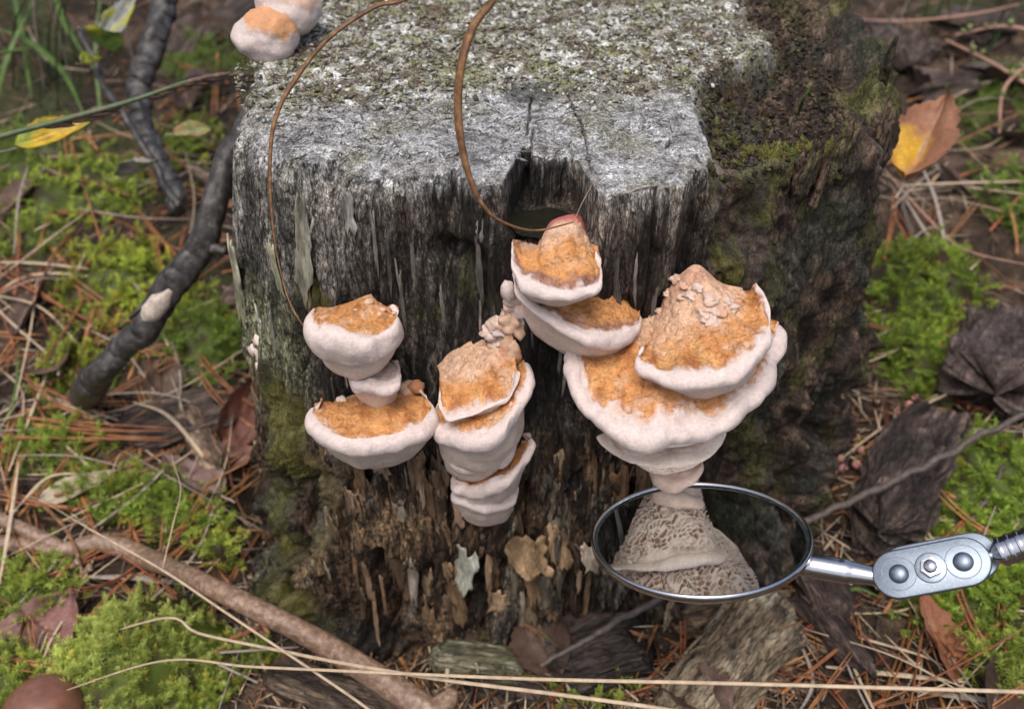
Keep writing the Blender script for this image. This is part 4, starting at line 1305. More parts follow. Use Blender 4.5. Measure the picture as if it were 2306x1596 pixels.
db = empty('dark_branch', at_ground(400, 620), 'dark wet branch with a peeled pale patch leaning away from the stump', 'branch')
dpts = [at_t(590, 215, 38), at_t(550, 295, 38), at_t(505, 385, 38.2), at_t(480, 470, 38.2), at_t(460, 535, 38.4), at_t(415, 605, 38.8), at_t(365, 670, 39.2), at_t(325, 735, 39.4), at_t(275, 785, 39.9), at_t(225, 845, 40.6), at_ground(180, 900, -.5)]
limb('main_stem', dpts, [.46, .48, .50, .56, .60, .56, .52, .66, .70, .66, .5], bark_dark, db, 150, 26, .16, 13, jit=.08)
limb('side_shoot', [at_t(560, 400, 40), at_t(520, 425, 39.6), at_t(490, 450, 38.8)], [.32, .30, .26], bark_dark, db, 30, 18, .14, 14)
limb('peeled_patch', [at_t(385, 652, 38.62), at_t(362, 678, 38.82), at_t(338, 706, 38.95), at_t(318, 726, 39.1)], [.10, .40, .42, .12], wood_pale, db, 40, 20, .1, 15)
limb('loose_bark', [at_t(400, 600, 38.6), at_t(365, 655, 38.7), at_t(320, 690, 38.8), at_t(292, 716, 39.0)], [.06, .12, .12, .07], bark_dark, db, 40, 12, .3, 16)
limb('knot', [at_t(480, 560, 38.2), at_t(510, 565, 38.0)], [.24, .16], bark_dark, db, 10, 14, .3, 17)
0 and limb('peeled_patch', [at_t(228, 818, 39.3), at_t(205, 838, 39.4), at_t(178, 862, 39.5)], [.05, .16, .05], wood_pale, db, 20, 12, .1, 18)

o = limb('dark_sapling', [at_t(392, -60, 56), at_t(370, 20, 55), at_t(345, 110, 54), at_t(318, 190, 53), at_t(322, 270, 52), at_t(350, 350, 51), at_t(388, 420, 50), at_t(405, 470, 49.5)], [.62, .62, .6, .62, .52, .5, .48, .4], bark_dark, None, 120, 22, .16, 23, jit=.15)
tag(o, 'dark crooked upright stem growing behind the moss and yellow leaf', 'stem')
o = limb('leafy_shoot', [at_t(180, 60, 50), at_t(230, 180, 48.5), at_t(280, 260, 47), at_t(330, 340, 46), at_t(400, 470, 45)], [.14, .15, .16, .17, .17], bark_dark, None, 70, 12, .15, 24, jit=.1)
tag(o, 'thin dark leafy stem leaning behind the green flowering grass stalk', 'stem')
o = limb('long_twig', [at_t(2420, 880, 41), at_t(2306, 932, 40.5), at_t(2200, 985, 40.2), at_t(2060, 1060, 40), at_t(1900, 1135, 39.6), at_t(1800, 1180, 39.3), at_t(1650, 1262, 38.6), at_t(1480, 1350, 37.4), at_t(1340, 1430, 36.4), at_t(1215, 1498, 35.8)], [.13, .14, .14, .15, .15, .15, .14, .14, .13, .08], twig_grey, None, 150, 12, .12, 25, jit=.06)
tag(o, 'long thin grey-brown twig passing behind the mirror', 'twig')
for k, (pp, r, lb) in enumerate([([(1, 905, .5), (60, 915, .4), (110, 905, .4)], .1, 'short grey twig beside the rust-brown needle bundle'),
                                 ([(560, 305, .5), (450, 350, .6), (330, 330, .7)], .09, 'thin dark twig behind the dark branch'),
                                 ([(2070, 340, .5), (2030, 460, .5), (2130, 640, .6), (2210, 640, .6)], .12, 'bent grey twig standing beside the curled brown and yellow leaf'),
                                 ([(2190, 1170, .8), (2230, 1110, 1.0), (2262, 1050, 1.2)], .1, 'short pinkish twig poking out of the moss above the mirror handle'),
                                 ([(1880, 130, .8), (2000, 60, 2.0), (1960, 0, 3)], .08, 'pale twig at the crumbling rear rim of the stump'),
                                 ([(40, 1500, .4), (140, 1560, .4), (250, 1640, .4)], .12, 'reddish twig beside the brown mushroom')]):
    o = limb('twig', gp(*pp), [r, r, r * .7], twig_grey, None, 40, 10, .2, 60 + k, jit=.08)
    tag(o, lb, 'twig', 'twigs in the litter')

# ------------------------------------------------------------------ grasses, straws
straw_m = mat_plain('straw', (0.46, 0.36, 0.25), 0.5, 0.4, .75, 1.25, 3, ((20, .4, .01),), False, .1)
straw_g = mat_plain('straw_grey', (0.30, 0.255, 0.215), 0.6, 0.35, .6, 1.3, 3, ((20, .4, .01),), False, .1)
blade_b = mat_plain('blade_brown', (0.19, 0.095, 0.045), 0.45, 0.4, .45, 1.5, 4, ((20, .4, .01),), False, .15, c2=(0.33, .19, .075))
blade_g = mat_plain('blade_green', (0.085, 0.15, 0.030), 0.45, 0.4, .6, 1.4, 3, ((20, .4, .01),), False, .25)
blade_dk = mat_plain('blade_dark_green', (0.032, 0.058, 0.016), 0.45, 0.4, .6, 1.6, 3, ((20, .4, .01),), False, .2, objvar=.3)
blade_p = mat_plain('blade_pink', (0.40, 0.23, 0.17), 0.5, 0.4, .7, 1.3, 3, ((20, .4, .01),), False, .2)


def blade(name, pts, width, mat, label, cat='grass blade', group=None, n=60, flat=.16, seg=8, twist=0.0, parent=None, cup=True):
    path = spline(pts, n)
    w_ = np.interp(np.linspace(0, 1, n), np.linspace(0, 1, len(width)), width)
    v, q, tr = tube(path, w_ / 2, seg, flat)
    o = build(name, v, q, tr, mat, parent)
    if label: tag(o, label, cat, group)
    return o


blade('curved_grass_blade', [at_t(1180, -120, 24.5), at_t(1110, 0, 25), at_t(1066, 60, 25.2), at_t(1040, 140, 25.4), at_t(1031, 230, 25.7), at_t(1040, 330, 26), at_t(1065, 420, 26.3), at_t(1100, 478, 26.5), at_t(1150, 508, 26.7), at_t(1210, 519, 26.8), at_t(1290, 501, 26.7)],
      [.16, .24, .28, .31, .31, .30, .26, .18, .12, .09, .06], blade_b, 'curled brown grass blade hooking down to the water notch', n=110, flat=.6)
blade('grass_tip', [at_t(1290, 502, 26.7), at_t(1312, 455, 26.3), at_t(1343, 398, 25.9)], [.06, .07, .04], straw_m, 'pale bent tip resting on the small shelf fungus', n=20)
blade('curved_grass_blade', [at_t(1000, -40, 26.5), at_t(905, 2, 26.8), at_t(840, 18, 27), at_t(735, 92, 27.2), at_t(655, 195, 27.4), at_t(618, 275, 27.5), at_t(608, 370, 27.7), at_t(612, 480, 28), at_t(625, 580, 28.2), at_t(652, 680, 28.3), at_t(690, 745, 28.0)],
      [.14, .16, .18, .17, .19, .19, .15, .11, .08, .06, .05], blade_b, 'slender arching brown grass blade bending down to the hoof-shaped fungus', n=110, flat=.7)
for k, (a, b, c) in enumerate([((1395, 435), (1440, 424), (1482, 416)), ((1010, 115), (1060, 60), (1075, 40)), ((1125, 60), (1100, 100), (1080, 130)), ((1020, 120), (1048, 88), (1070, 30))]):
    blade('straw_bit', [at_z(*p, ZT + .12) for p in (a, b, c)], [.05, .07, .03], straw_g, 'short grey straw splinter lying on the sawn top', 'straw', 'straw bits on the sawn top', 14)
# two long pale stalks across the front
blade('long_straw', [at_ground(150, 1455, .8)] + [at_t(371, 1391, 35), at_t(447, 1425, 34.4), at_t(620, 1462, 33), at_t(780, 1494, 31.6), at_t(1000, 1530, 30), at_t(1250, 1562, 28.6), at_t(1520, 1600, 27.4), at_t(1750, 1650, 26.4)], [.05, .07, .1, .12, .13, .13, .13, .13, .13], straw_m, 'kinked pale straw stalk crossing low over the forked brown branch', 'straw', n=90, flat=.8)
blade('long_straw', [at_t(100, 1570, 35)] + [at_t(362, 1488, 34), at_t(560, 1500, 32.5), at_t(775, 1510, 31), at_t(1200, 1528, 28.8), at_t(1600, 1537, 27.2), at_t(2000, 1548, 26), at_t(2400, 1560, 25)], [.03, .07, .1, .11, .12, .12, .12, .12], straw_m, 'long straight pale straw stalk stretching along the front past the wood chunk', 'straw', n=90, flat=.8)
blade('long_straw', gp((60, 1115, 1.4), (98, 1129, 1.5)) + [at_t(203, 1191, 37), at_t(366, 1283, 35.2), at_t(508, 1378, 33.6), at_t(775, 1557, 31), at_t(860, 1620, 30)], [.03, .04, .07, .1, .1, .1, .1], straw_m, 'thin tan straw stalk slanting over the branch and moss cushion', 'straw', n=90, flat=.8)
blade('thin_stalk', [at_t(366, 1281, 35.1), at_t(390, 1180, 35.4), at_t(407, 1105, 35.8), at_t(393, 1050, 36.6), at_t(385, 1020, 37)], [.05, .05, .04, .03, .02], straw_m, 'hair-thin upright stalk rising from the slanting straw', 'straw', n=40, flat=.9)
for k, (pp, wd, mt, lb) in enumerate([
    ([(-20, 1100, .9), (74, 1124, .9), (135, 1174, .9), (166, 1225, 1.2), (185, 1293, .9), (192, 1361, .5)], .16, 'b', 'brown grass blade arching over the branch fork'),
    ([(369, 1056, 1.2), (311, 1113, 1.0), (210, 1188, 1.0)], .18, 'g', 'grey stalk lying on the moss behind the branch fork'),
    ([(190, 1298, .6), (305, 1300, .6), (410, 1309, .4)], .28, 'g', 'flat grey dry blade below the branch'),
    ([(42, 1040, 1.0), (20, 1191, 1.3), (-5, 1330, 1.0)], .17, 's', 'pale upright straw crossing the branch fork'),
    ([(112, 1293, .5), (152, 1395, .5), (164, 1480, .5), (150, 1545, .4)], .27, 'g', 'flat bleached blade hanging beside the pink-brown leaf'),
    ([(80, 1540, .8), (110, 1450, 1.0), (150, 1380, 1.0), (215, 1250, .8)], .10, 's', 'thin pale stalk leaning over the pink-brown leaf'),
    ([(-10, 1265, .9), (200, 1160, 1.0)], .06, 's', 'thin straw over the left end of the branch'),
    ([(300, 905, 1.0), (370, 930, 1.2), (430, 990, 1.0), (500, 1090, .6)], .2, 's', 'long bleached blade sloping past the wood chip'),
    ([(-10, 590, .8), (80, 592, .8), (200, 605, .7)], .22, 's', 'pale straw lying left of the bright moss'),
    ([(-10, 660, .6), (50, 625, .8), (120, 615, .8), (200, 622, .6)], .2, 's', 'bent pale straw under the other one left of the bright moss'),
    ([(20, 1060, .6), (90, 880, .8), (140, 760, .8)], .14, 's', 'slanting pale stalk by the rust-brown needle heap'),
    ([(-10, 1210, .6), (50, 1130, .9), (120, 1070, 1.0), (250, 1070, .8)], .12, 's', 'arched straw over the mossy bank'),
    ([(1030, 1360, .2), (1012, 1440, .4), (1005, 1560, .3)], .2, 's', 'flat pale blade standing at the foot of the stump by the branch end'),
    ([(60, 60, 1), (110, 140, 1.5), (200, 160, 1)], .16, 's', 'pale dry blade among the dark grasses'),
    ([(430, 550, .8), (500, 540, .8), (570, 560, .5)], .14, 's', 'straw between the dark branch and the stump'),
    ([(390, 470, .6), (250, 560, .8), (180, 560, .8)], .12, 'b', 'brown blade lying across the bright moss'),
    ([(2030, 372, 1.0), (2150, 322, 2.5), (2330, 240, 5)], .32, 'b', 'olive-brown grass blade reaching over the curled leaf'),
    ([(1925, 45, 1.0), (2060, 46, 1.5), (2200, 30, 2.5), (2330, 2, 4)], .42, 'p', 'broad pinkish dry grass blade above the curled leaf'),
    ([(2030, 418, .8), (2150, 412, 1.0), (2330, 408, 1.0)], .22, 's', 'pair of pale straws below the curled leaf, upper one'),
    ([(2025, 432, .6), (2150, 420, .7), (2330, 440, .7)], .16, 's', 'pair of pale straws below the curled leaf, lower one'),
    ([(2070, 360, .8), (2110, 460, 1.0), (2140, 620, .8), (2150, 680, .5)], .2, 'g', 'grey stalk slanting down from the curled leaf'),
    ([(2040, 450, .6), (2110, 560, .8), (2200, 680, .5)], .2, 'g', 'grey stalk slanting over the moss mound'),
    ([(1990, 380, .4), (2080, 480, .6), (2170, 560, .7), (2330, 600, 1)], .16, 'p', 'pinkish stalk arching over the moss mound'),
    ([(2060, 260, .8), (2330, 250, 2)], .17, 'b', 'straight brown blade above the curled leaf'),
    ([(2120, 1385, .5), (2060, 1290, .7), (2030, 1330, .3)], .12, 's', 'pale straw bent under the mirror handle'),
    ([(2000, 1540, .4), (2110, 1560, .5), (2330, 1590, .5)], .24, 'g', 'flat grey blade behind the long straight straw'),
    ([(1860, 1500, .5), (1990, 1515, .6), (2180, 1535, .5)], .22, 's', 'pale flat blade lying under the brown leaf'),
    ([(1790, 1420, .5), (1830, 1530, .5), (1790, 1620, .4)], .14, 'g', 'grey blade crossing the bark chunks'),
    ([(1880, 1420, .6), (2060, 1470, .8), (2130, 1500, .7)], .12, 's', 'pale straw slanting to the brown leaf'),
    ([(2300, 880, 1), (2210, 860, .7), (2180, 820, .5)], .12, 's', 'thin straw by the dark bark chunk')]):
    blade('dry_blade', gp(*pp), [wd * .5, wd, wd, wd * .4], {'s': straw_m, 'g': straw_g, 'b': blade_b, 'p': blade_p}[mt], lb, 'dry grass', 'dry grass blades in the litter', 40, .2)
# green blades
for k, (pp, wd, lb) in enumerate([
    ([(-20, 60, 2), (60, 90, 3), (140, 160, 2), (190, 260, 1)], .5, 'wide dark green grass blade behind the yellow leaf'),
    ([(30, -20, 2), (50, 80, 2), (70, 220, 1)], .4, 'upright dark green blade among the rear grasses'),
    ([(120, -20, 3), (150, 60, 3), (215, 160, 1)], .5, 'bright green blade leaning to the thin leafy stem'),
    ([(-20, 120, 3), (50, 110, 3), (110, 100, 2)], .45, 'short broad green blade by the rear grasses'),
    ([(-10, 230, 2), (20, 120, 3), (80, -10, 5)], .4, 'tall green blade at the mossy bank'),
    ([(225, 250, 1), (215, 100, 3), (228, -20, 5)], .3, 'slim green blade by the thin leafy stem'),
    ([(10, 950, .5), (35, 880, .9), (40, 780, .8)], .16, 'green blade standing by the rust-brown needles'),
    ([(1878, 1345, .6), (1930, 1325, .8), (1985, 1345, .9)], .17, 'green blade under the hinge plates'),
    ([(1795, 262, 8), (1812, 225, 8)], .1, 'green sprig')]):
    if lb == 'green sprig':
        blade('green_sprig', [at_z(1797, 260, 12.6), at_z(1808, 228, 13.6), at_z(1828, 190, 14.2)], [.08, .12, .05], blade_g, 'bright green needle standing in the crumbling rim', n=20); continue
    blade('green_grass_leaf', gp(*pp), [wd * .6, wd, wd * .2], blade_g, lb, 'grass blade', 'green grass blades', 40, .14)
gr_ = np.random.default_rng(41)
for k in range(44):
    px, py = (gr_.uniform(-60, 330), gr_.uniform(-30, 260)) if k < 30 else (gr_.uniform(1980, 2330), gr_.uniform(-20, 230))
    p = at_ground(px, py, 0); l = gr_.uniform(5, 13); a = gr_.normal(0.2, .9) + math.pi / 2
    dv = np.array([math.cos(a), math.sin(a) * .5, 0])
    dry = gr_.random() < .45
    wd = gr_.uniform(.14, .4)
    blade('rear_grass_blade', [p, p + dv * l * .2 + [0, 0, l * .5], p + dv * l * .55 + [0, 0, l * .75], p + dv * l * .95 + [0, 0, l * .72]], [wd * .7, wd, wd * .8, .03], (straw_g if gr_.random() < .5 else blade_b) if dry else blade_dk,
          'withered grass blade in the dim tufts behind the stump' if dry else 'dark green grass blade in the dim tufts behind the stump', 'grass blade', 'dry tuft blades behind the stump' if dry else 'green tuft blades behind the stump', 24, .2, 6)
for k in range(34):
    if k < 16: px, py = random.uniform(1050, 1450), random.uniform(1440, 1590)
    elif k < 26: px, py = random.uniform(1880, 2000), random.uniform(1150, 1560)
    else: px, py = random.uniform(430, 560), random.uniform(1040, 1300)
    p = at_ground(px, py, 0); a = random.uniform(0, 6.28); l = random.uniform(.8, 2.0)
    q_ = p + np.array([math.cos(a) * l * .3, math.sin(a) * l * .3, l * .7]); r_ = p + np.array([math.cos(a) * l * .9, math.sin(a) * l * .9, l * .75])
    blade('seedling_blade', [p, q_, r_], [.03, .045, .02], blade_g, 'tiny hair-thin green seedling blade at the foot of the stump', 'seedling', 'tiny green seedlings', 14, .4, 6)

# flowering grass stalk reaching in over the moss
gs = empty('flowering_grass', at_t(0, 310, 36), 'green purple-tinged flowering grass stalk pointing at the rear corner of the stump', 'grass')
sp = [at_t(-120, 345, 35), at_t(0, 308, 35.4), at_t(150, 268, 36), at_t(300, 226, 36.6), at_t(430, 182, 37.2), at_t(520, 168, 37.6), at_t(590, 142, 38)]
blade('stem', sp, [.22, .24, .24, .22, .18, .14, .06], mat_plain('grass_stem', (0.085, 0.125, 0.06), .5, .4, .6, 1.5, 3, ((20, .4, .01),), False, .1, c2=(.16, .12, .09)), None, n=80, flat=.9, parent=gs)
purple = mat_plain('spikelet', (0.12, 0.075, 0.06), .55, .35, .6, 1.7, 4, ((20, .4, .02),), False, .1)
pth = spline(sp, 80)
for k in range(26):
    i = random.choice([random.randint(22, 40), random.randint(45, 62), random.randint(48, 77)])
    p = pth[i]; d = pth[min(i + 3, 79)] - pth[i]; d /= np.linalg.norm(d)
    l = random.uniform(.6, 1.5); off = np.array([0, 0, random.uniform(-.35, .1)])
    v, q, tr = tube(spline([p, p + d * l * .5 + off * .6, p + d * l + off], 10), np.array([.03, .07, .09, .1, .1, .09, .08, .06, .04, .01]), 7)
    build('spikelet', v, q, tr, purple, gs)

# ------------------------------------------------------------------ leaves
def leaf(name, p, L, Wd, yaw, pitch, roll, c, label, c2=None, cat='leaf', curl=.25, seed=0, group='fallen leaves', teeth=0.06, trans=.3, rough=.55, stalk=True, shape=1.0, c2at=None):
    ny, nx = 26, 15
    s = np.linspace(0, 1, ny)[:, None]; u = np.linspace(-1, 1, nx)[None]
    w_ = np.sin(np.pi * np.clip(s, 0.0, 1) ** (0.75 * shape)) ** .8 * (1 + teeth * (np.sin(s * 60) * .5 + fbm(s * 14 + seed, np.sign(u) * 2.0 + 0 * s, None, 3, seed + 3) * 1.3)) + .01
    x = s * L + 0 * u - L / 2; y = u * w_ * Wd / 2
    z = curl * Wd * (np.abs(u) * w_) ** 1.6 + curl * L * .35 * (s - .5) ** 2 * 2 + .10 * Wd * fbm(s * 3 + seed, u * 2, None, 3, seed) - .05 * Wd * np.exp(-(u / .09) ** 2)
    z = z + 0.02 * Wd * np.abs(np.sin(s * 26 - np.abs(u) * 6)) * (np.abs(u) > .08)
    v = np.stack([x, y, z], -1).reshape(-1, 3)
    R = np.array(Matrix.Rotation(yaw, 3, 'Z') @ Matrix.Rotation(pitch, 3, 'Y') @ Matrix.Rotation(roll, 3, 'X'))
    W = v @ R.T + p
    n = fbm(s * 3.0 + seed, u * 1.5, None, 4, seed + 1)
    cc = np.zeros((ny, nx, 3)) + np.array(c)
    cc = cmix(cc, np.array(c) * .55, sstep(.1, .7, -n))
    if c2at is not None: cc = cmix(cc, np.array(c2), sstep(.75, .35, np.hypot((s - c2at[0]) / .5, (u - c2at[1]) / 1.1) + .35 * n))
    elif c2 is not None: cc = cmix(cc, np.array(c2), sstep(.0, .35, n + .3 * (0.5 - s)))
    cc = cmix(cc, np.array(c) * 1.5 + .02, np.exp(-(u / .07) ** 2) * .6 + 0 * s)
    e = empty(name, p, label, cat, group)
    build('leaf_blade', W, grid_quads(ny, nx), None, M['leaf'], e, colors=cc.reshape(-1, 3))
    rib = np.stack([np.linspace(-L * (.72 if stalk else .5), L * .45, 16), np.zeros(16), np.interp(np.linspace(0, 1, 16), np.linspace(0, 1, ny), z[:, nx // 2].ravel()) - .0], -1)
    v, q, tr = tube(rib @ R.T + p, np.linspace(.05, .015, 16) * max(.6, Wd / 2.0), 6)
    build('midrib', v, q, tr, straw_g, e)
    return e


M['leaf'] = mat_vcol('leaf', .5, .4, layers=((3, .8, 1.2), (12, .8, 1.2)), bumps=((10, .4, .03),), trans=.25)
R_ = math.radians
leaf('yellow_leaf', at_t(130, 300, 41), 3.4, 1.2, R_(28), R_(-10), R_(25), (0.55, .36, .03), 'bright yellow curled leaf hanging over the moss', (0.22, .30, .04), curl=.3, seed=1)
leaf('green_leaf', at_t(232, 95, 47), 2.9, 1.7, R_(80), R_(40), R_(15), (0.14, .24, .05), 'bright green leaf on the thin dark stem', (0.3, .3, .03), curl=.3, seed=2, group='leaves on the thin stem')
leaf('green_leaf', at_t(268, 40, 48), 3.2, 1.1, R_(50), R_(-35), R_(40), (0.30, .31, .30), 'greyish green leaf with yellow edge on the thin dark stem', (0.35, .36, .05), curl=.3, seed=3, group='leaves on the thin stem')
leaf('green_leaf', at_t(310, 385, 44), 2.0, 1.1, R_(20), R_(-10), R_(-20), (0.26, .22, .20), 'small half-green leaf low on the thin dark stem', (0.13, .2, .05), curl=.5, seed=4, group='leaves on the thin stem')
leaf('green_leaf', at_t(205, 140, 48), 1.2, .8, R_(60), R_(10), R_(20), (0.3, .34, .06), 'tiny yellow-green leaf bud on the thin dark stem', None, curl=.5, seed=5, group='leaves on the thin stem')
leaf('green_leaf', at_t(435, 300, 45), 1.7, .9, R_(10), R_(0), R_(20), (0.24, .25, .09), 'small olive leaf beside the upright stem', (0.35, .18, .12), curl=.4, seed=6, group='leaves on the thin stem')
leaf('brown_leaf', at_t(2085, 315, 41.5), 5.0, 2.7, R_(58), R_(-22), R_(-6), (0.30, .145, .085), 'curled brown leaf with a yellow patch behind the crumbling rim', (0.62, .36, .04), curl=.34, seed=27, teeth=.09, c2at=(.30, .45))
leaf('brown_leaf', at_ground(548, 925, .6), 4.2, 2.0, R_(72), R_(-20), R_(40), (0.17, .07, .05), 'dark red-brown leaf leaning against the stump foot', None, curl=.25, seed=8)
leaf('brown_leaf', at_ground(535, 1035, .4), 2.0, 1.5, R_(20), R_(-10), R_(10), (0.24, .12, .09), 'crumpled red-brown leaf below the dark one at the stump foot', None, curl=.4, seed=9)
leaf('brown_leaf', at_ground(98, 1430, .5), 4.0, 3.0, R_(70), R_(-15), R_(0), (0.24, .12, .105), 'pinkish brown flat leaf beside the bright moss cushion', None, curl=.15, seed=10)
leaf('brown_leaf', at_ground(430, 1075, .6), 3.4, 2.0, R_(150), R_(-10), R_(20), (0.20, .13, .11), 'dull mauve-brown leaf behind the upright thin stalk', None, curl=.2, seed=11)
leaf('brown_leaf', at_ground(170, 1100, .7), 3.6, 1.1, R_(25), R_(-8), R_(10), (0.42, .35, .25), 'pale tan strip of leaf on the moss', None, curl=.2, seed=12)
leaf('brown_leaf', at_ground(2130, 1470, .5), 4.6, 2.6, R_(110), R_(-25), R_(20), (0.28, .115, .06), 'pointed rust-brown leaf under the mirror handle', None, curl=.2, seed=13, teeth=.12)
leaf('brown_leaf', at_ground(2110, 620, .9), 2.6, 1.6, R_(-20), R_(10), R_(30), (0.10, .065, .05), 'dark shrivelled leaf on the moss mound', None, curl=.6, seed=14)
leaf('brown_leaf', at_ground(1965, 1080, .4), 1.8, 1.1, R_(60), R_(0), R_(20), (0.3, .15, .10), 'small orange-brown leaf by the pink slime balls', None, curl=.3, seed=15)
leaf('brown_leaf', at_ground(370, 850, .5), 2.4, 1.8, R_(100), R_(-20), R_(20), (0.13, .085, .06), 'dark brown leaf under the dark branch', None, curl=.3, seed=16)
lr = np.random.default_rng(5)
for k, (px, py, lb) in enumerate([(470, 80, 'rear by the upright stem'), (2150, 120, 'below the broad pinkish blade'), (2230, 180, 'at the rear bank behind the leaf'), (2270, 300, 'beyond the curled leaf'), (2000, 160, 'beside the crumbling rim'), (2080, 190, 'between the blades behind the rim'), (420, 230, 'by the grass spikelets'), (480, 330, 'behind the dark branch'), (60, 700, 'under the pale straws'), (30, 450, 'on the mossy bank'), (1560, 1590, 'at the wood chunk'), (2250, 1560, 'beyond the long straw'), (1230, 1440, 'at the foot of the stump'), (130, 820, 'by the needle heap'), (2160, 420, 'under the paired straws')]):
    leaf('brown_leaf', at_ground(px, py, .5), lr.uniform(2.2, 4.5), lr.uniform(1.2, 2.4), lr.uniform(0, 6.3), lr.uniform(-.5, .5), lr.uniform(-.5, .5), np.array([0.12, .075, .058]) * lr.uniform(.4, 1.4), 'withered brown leaf ' + lb, None, curl=lr.uniform(.2, .6), seed=40 + k)

# ------------------------------------------------------------------ chunks of bark and wood
def chunk(name, p, dims, rotz, rx, ry, c, label, c2, seed, cat='wood chunk', group='bark and wood chunks in the litter', rough=.18, grain=(1.2, 6.0, 6.0), rotten='flake', e=0.42):
    """irregular splintered block, long axis x"""
    nu, nv = 84, 64
    u = np.linspace(0, 1, nu)[:, None]; a = np.linspace(0, 2 * math.pi, nv, endpoint=False)[None]
    ca, sa = np.cos(a), np.sin(a)
    sx = np.sign(ca) * np.abs(ca) ** e; sy = np.sign(sa) * np.abs(sa) ** e
    taper = np.clip(np.minimum(u / .10, (1 - u) / .10), 0, 1) ** .5
    n = fbm(u * dims[0] * .5 + seed, sx * 1.2, sy * 1.2, 4, seed)
    gr = fbm(u * dims[0] * .5 + seed, sx * dims[1] * 2.6, sy * dims[1] * 2.6, 4, seed + 1)
    k = taper * (1 + rough * n + .17 * gr)
    x = (u - .5) * dims[0] + 0.22 * dims[1] * fbm(sx * 2 + seed, sy * 2, u * 0, 3, seed + 2) * np.abs(u * 2 - 1) ** 3
    v = np.stack([x + 0 * a, sx * dims[1] / 2 * k, sy * dims[2] / 2 * k], -1).reshape(-1, 3)
    R = np.array(Matrix.Rotation(rotz, 3, 'Z') @ Matrix.Rotation(ry, 3, 'Y') @ Matrix.Rotation(rx, 3, 'X'))
    W = v @ R.T + p
    cc = np.zeros((nu, nv, 3)) + np.array(c)
    cc = cmix(cc, np.array(c) * .35, sstep(.05, .6, -gr)); cc = cmix(cc, np.array(c2), sstep(.1, .7, gr + .4 * n))
    mt = mat_vcol(name + '_grain', .65, .4, layers=((3, .6, 1.4), (11, .5, 1.5)), bumps=((5, .9, .12), (15, .9, .06)), scale=(18, 100, 100), rotz=rotz, lines=((2.2, .03, .3), (6, .03, .5)), sharp=.16) if True else M[rotten]
    o = build(name, W, grid_quads(nu, nv, True), None, mt, None, colors=cc.reshape(-1, 3))
    tag(o, label, cat, group)
    return o


M['chunk'] = mat_vcol('chunk', .65, .4, layers=((3, .6, 1.4), (11, .55, 1.45)), bumps=((5, .9, .12), (16, .9, .05)))
ch = lambda *a_, **k_: chunk(*a_, rotten='chunk', **k_)
ch('wood_chunk', at_ground(1650, 1500, .5), (6.4, 3.0, 1.5), R_(48), R_(10), R_(-8), (0.235, .175, .11), 'big tan lichen-crusted wood chunk lying before the stump', (0.42, .37, .27), 3, e=.4, rough=.16)
ch('wood_chunk', at_ground(1680, 1385, .5), (5.6, 1.5, 1.1), R_(6), R_(20), R_(4), (0.15, .10, .06), 'flat splintered wood slab just under the mirror', (0.30, .22, .13), 4)
ch('bark_chunk', at_ground(2255, 800, .8), (8.0, 4.4, 2.8), R_(62), R_(-10), R_(12), (0.075, .054, .047), 'thick dark mauve bark chunk in the moss', (0.15, .11, .10), 5)
ch('bark_chunk', at_ground(2055, 1050, .8), (9.0, 3.0, 2.0), R_(56), R_(-12), R_(5), (0.055, .038, .031), 'long dark bark slab leaning beside the slime balls', (0.17, .12, .10), 6)
ch('bark_chunk', at_ground(1850, 1320, .5), (3.0, 1.9, 1.2), R_(100), 0, 0, (0.055, 0.036, 0.029), 'dark bark lump behind the mirror handle', (0.104, 0.072, 0.058), 7)
ch('bark_chunk', at_ground(1880, 1420, .4), (4.0, 1.6, .8), R_(115), R_(20), 0, (0.062, 0.040, 0.033), 'narrow dark bark strip below the mirror handle', (0.117, 0.078, 0.065), 8)
ch('bark_chunk', at_ground(1340, 1470, .4), (3.6, 3.2, 1.4), R_(20), 0, 0, (0.036, 0.025, 0.021), 'dark crumbly earth lump before the stump', (0.072, 0.051, 0.042), 9)
ch('wood_chunk', at_ground(1075, 1490, .3), (3.6, 1.3, .6), R_(-8), R_(20), 0, (0.111, 0.098, 0.058), 'flat mossy grey-green bark flake by the branch end', (0.195, 0.195, 0.137), 10)
ch('wood_chunk', at_ground(455, 985, .6), (3.8, 1.1, .6), R_(-58), R_(20), R_(8), (0.247, 0.156, 0.098), 'pale orange-tan wood chip on the litter', (0.358, 0.273, 0.195), 11)
ch('bark_chunk', at_ground(400, 950, .4), (5.0, 3.0, 1.0), R_(25), 0, 0, (0.098, 0.068, 0.052), 'rough grey-brown bark slab behind the wood chip', (0.182, 0.130, 0.098), 12)
ch('bark_chunk', at_ground(555, 680, .5), (2.2, 1.6, 1.2), R_(25), 0, 0, (0.091, 0.055, 0.046), 'brown knobbly lump between the dark branch and the stump', (0.169, 0.111, 0.091), 13)
ch('bark_chunk', at_ground(1960, 1180, .5), (3.0, 1.6, 1.1), R_(80), 0, 0, (0.046, 0.033, 0.026), 'dark bark piece behind the long twig', (0.091, 0.065, 0.052), 14)
ch('bark_chunk', at_ground(470, 400, .5), (3.4, .8, .7), R_(-38), 0, 0, (0.163, 0.111, 0.078), 'broken tan twig stub behind the dark branch', (0.273, 0.195, 0.143), 15)
ch('bark_chunk', at_ground(1150, 1570, .3), (3.4, 1.3, .8), R_(-12), 0, 0, (0.039, 0.027, 0.022), 'dark soggy bark by the fork stub', (0.078, 0.055, 0.046), 16)
ch('bark_chunk', at_ground(760, 1570, .3), (6.0, 1.5, .9), R_(-20), 0, 0, (0.065, 0.044, 0.029), 'brown rotten wood strip under the pale stalks', (0.130, 0.094, 0.065), 17)
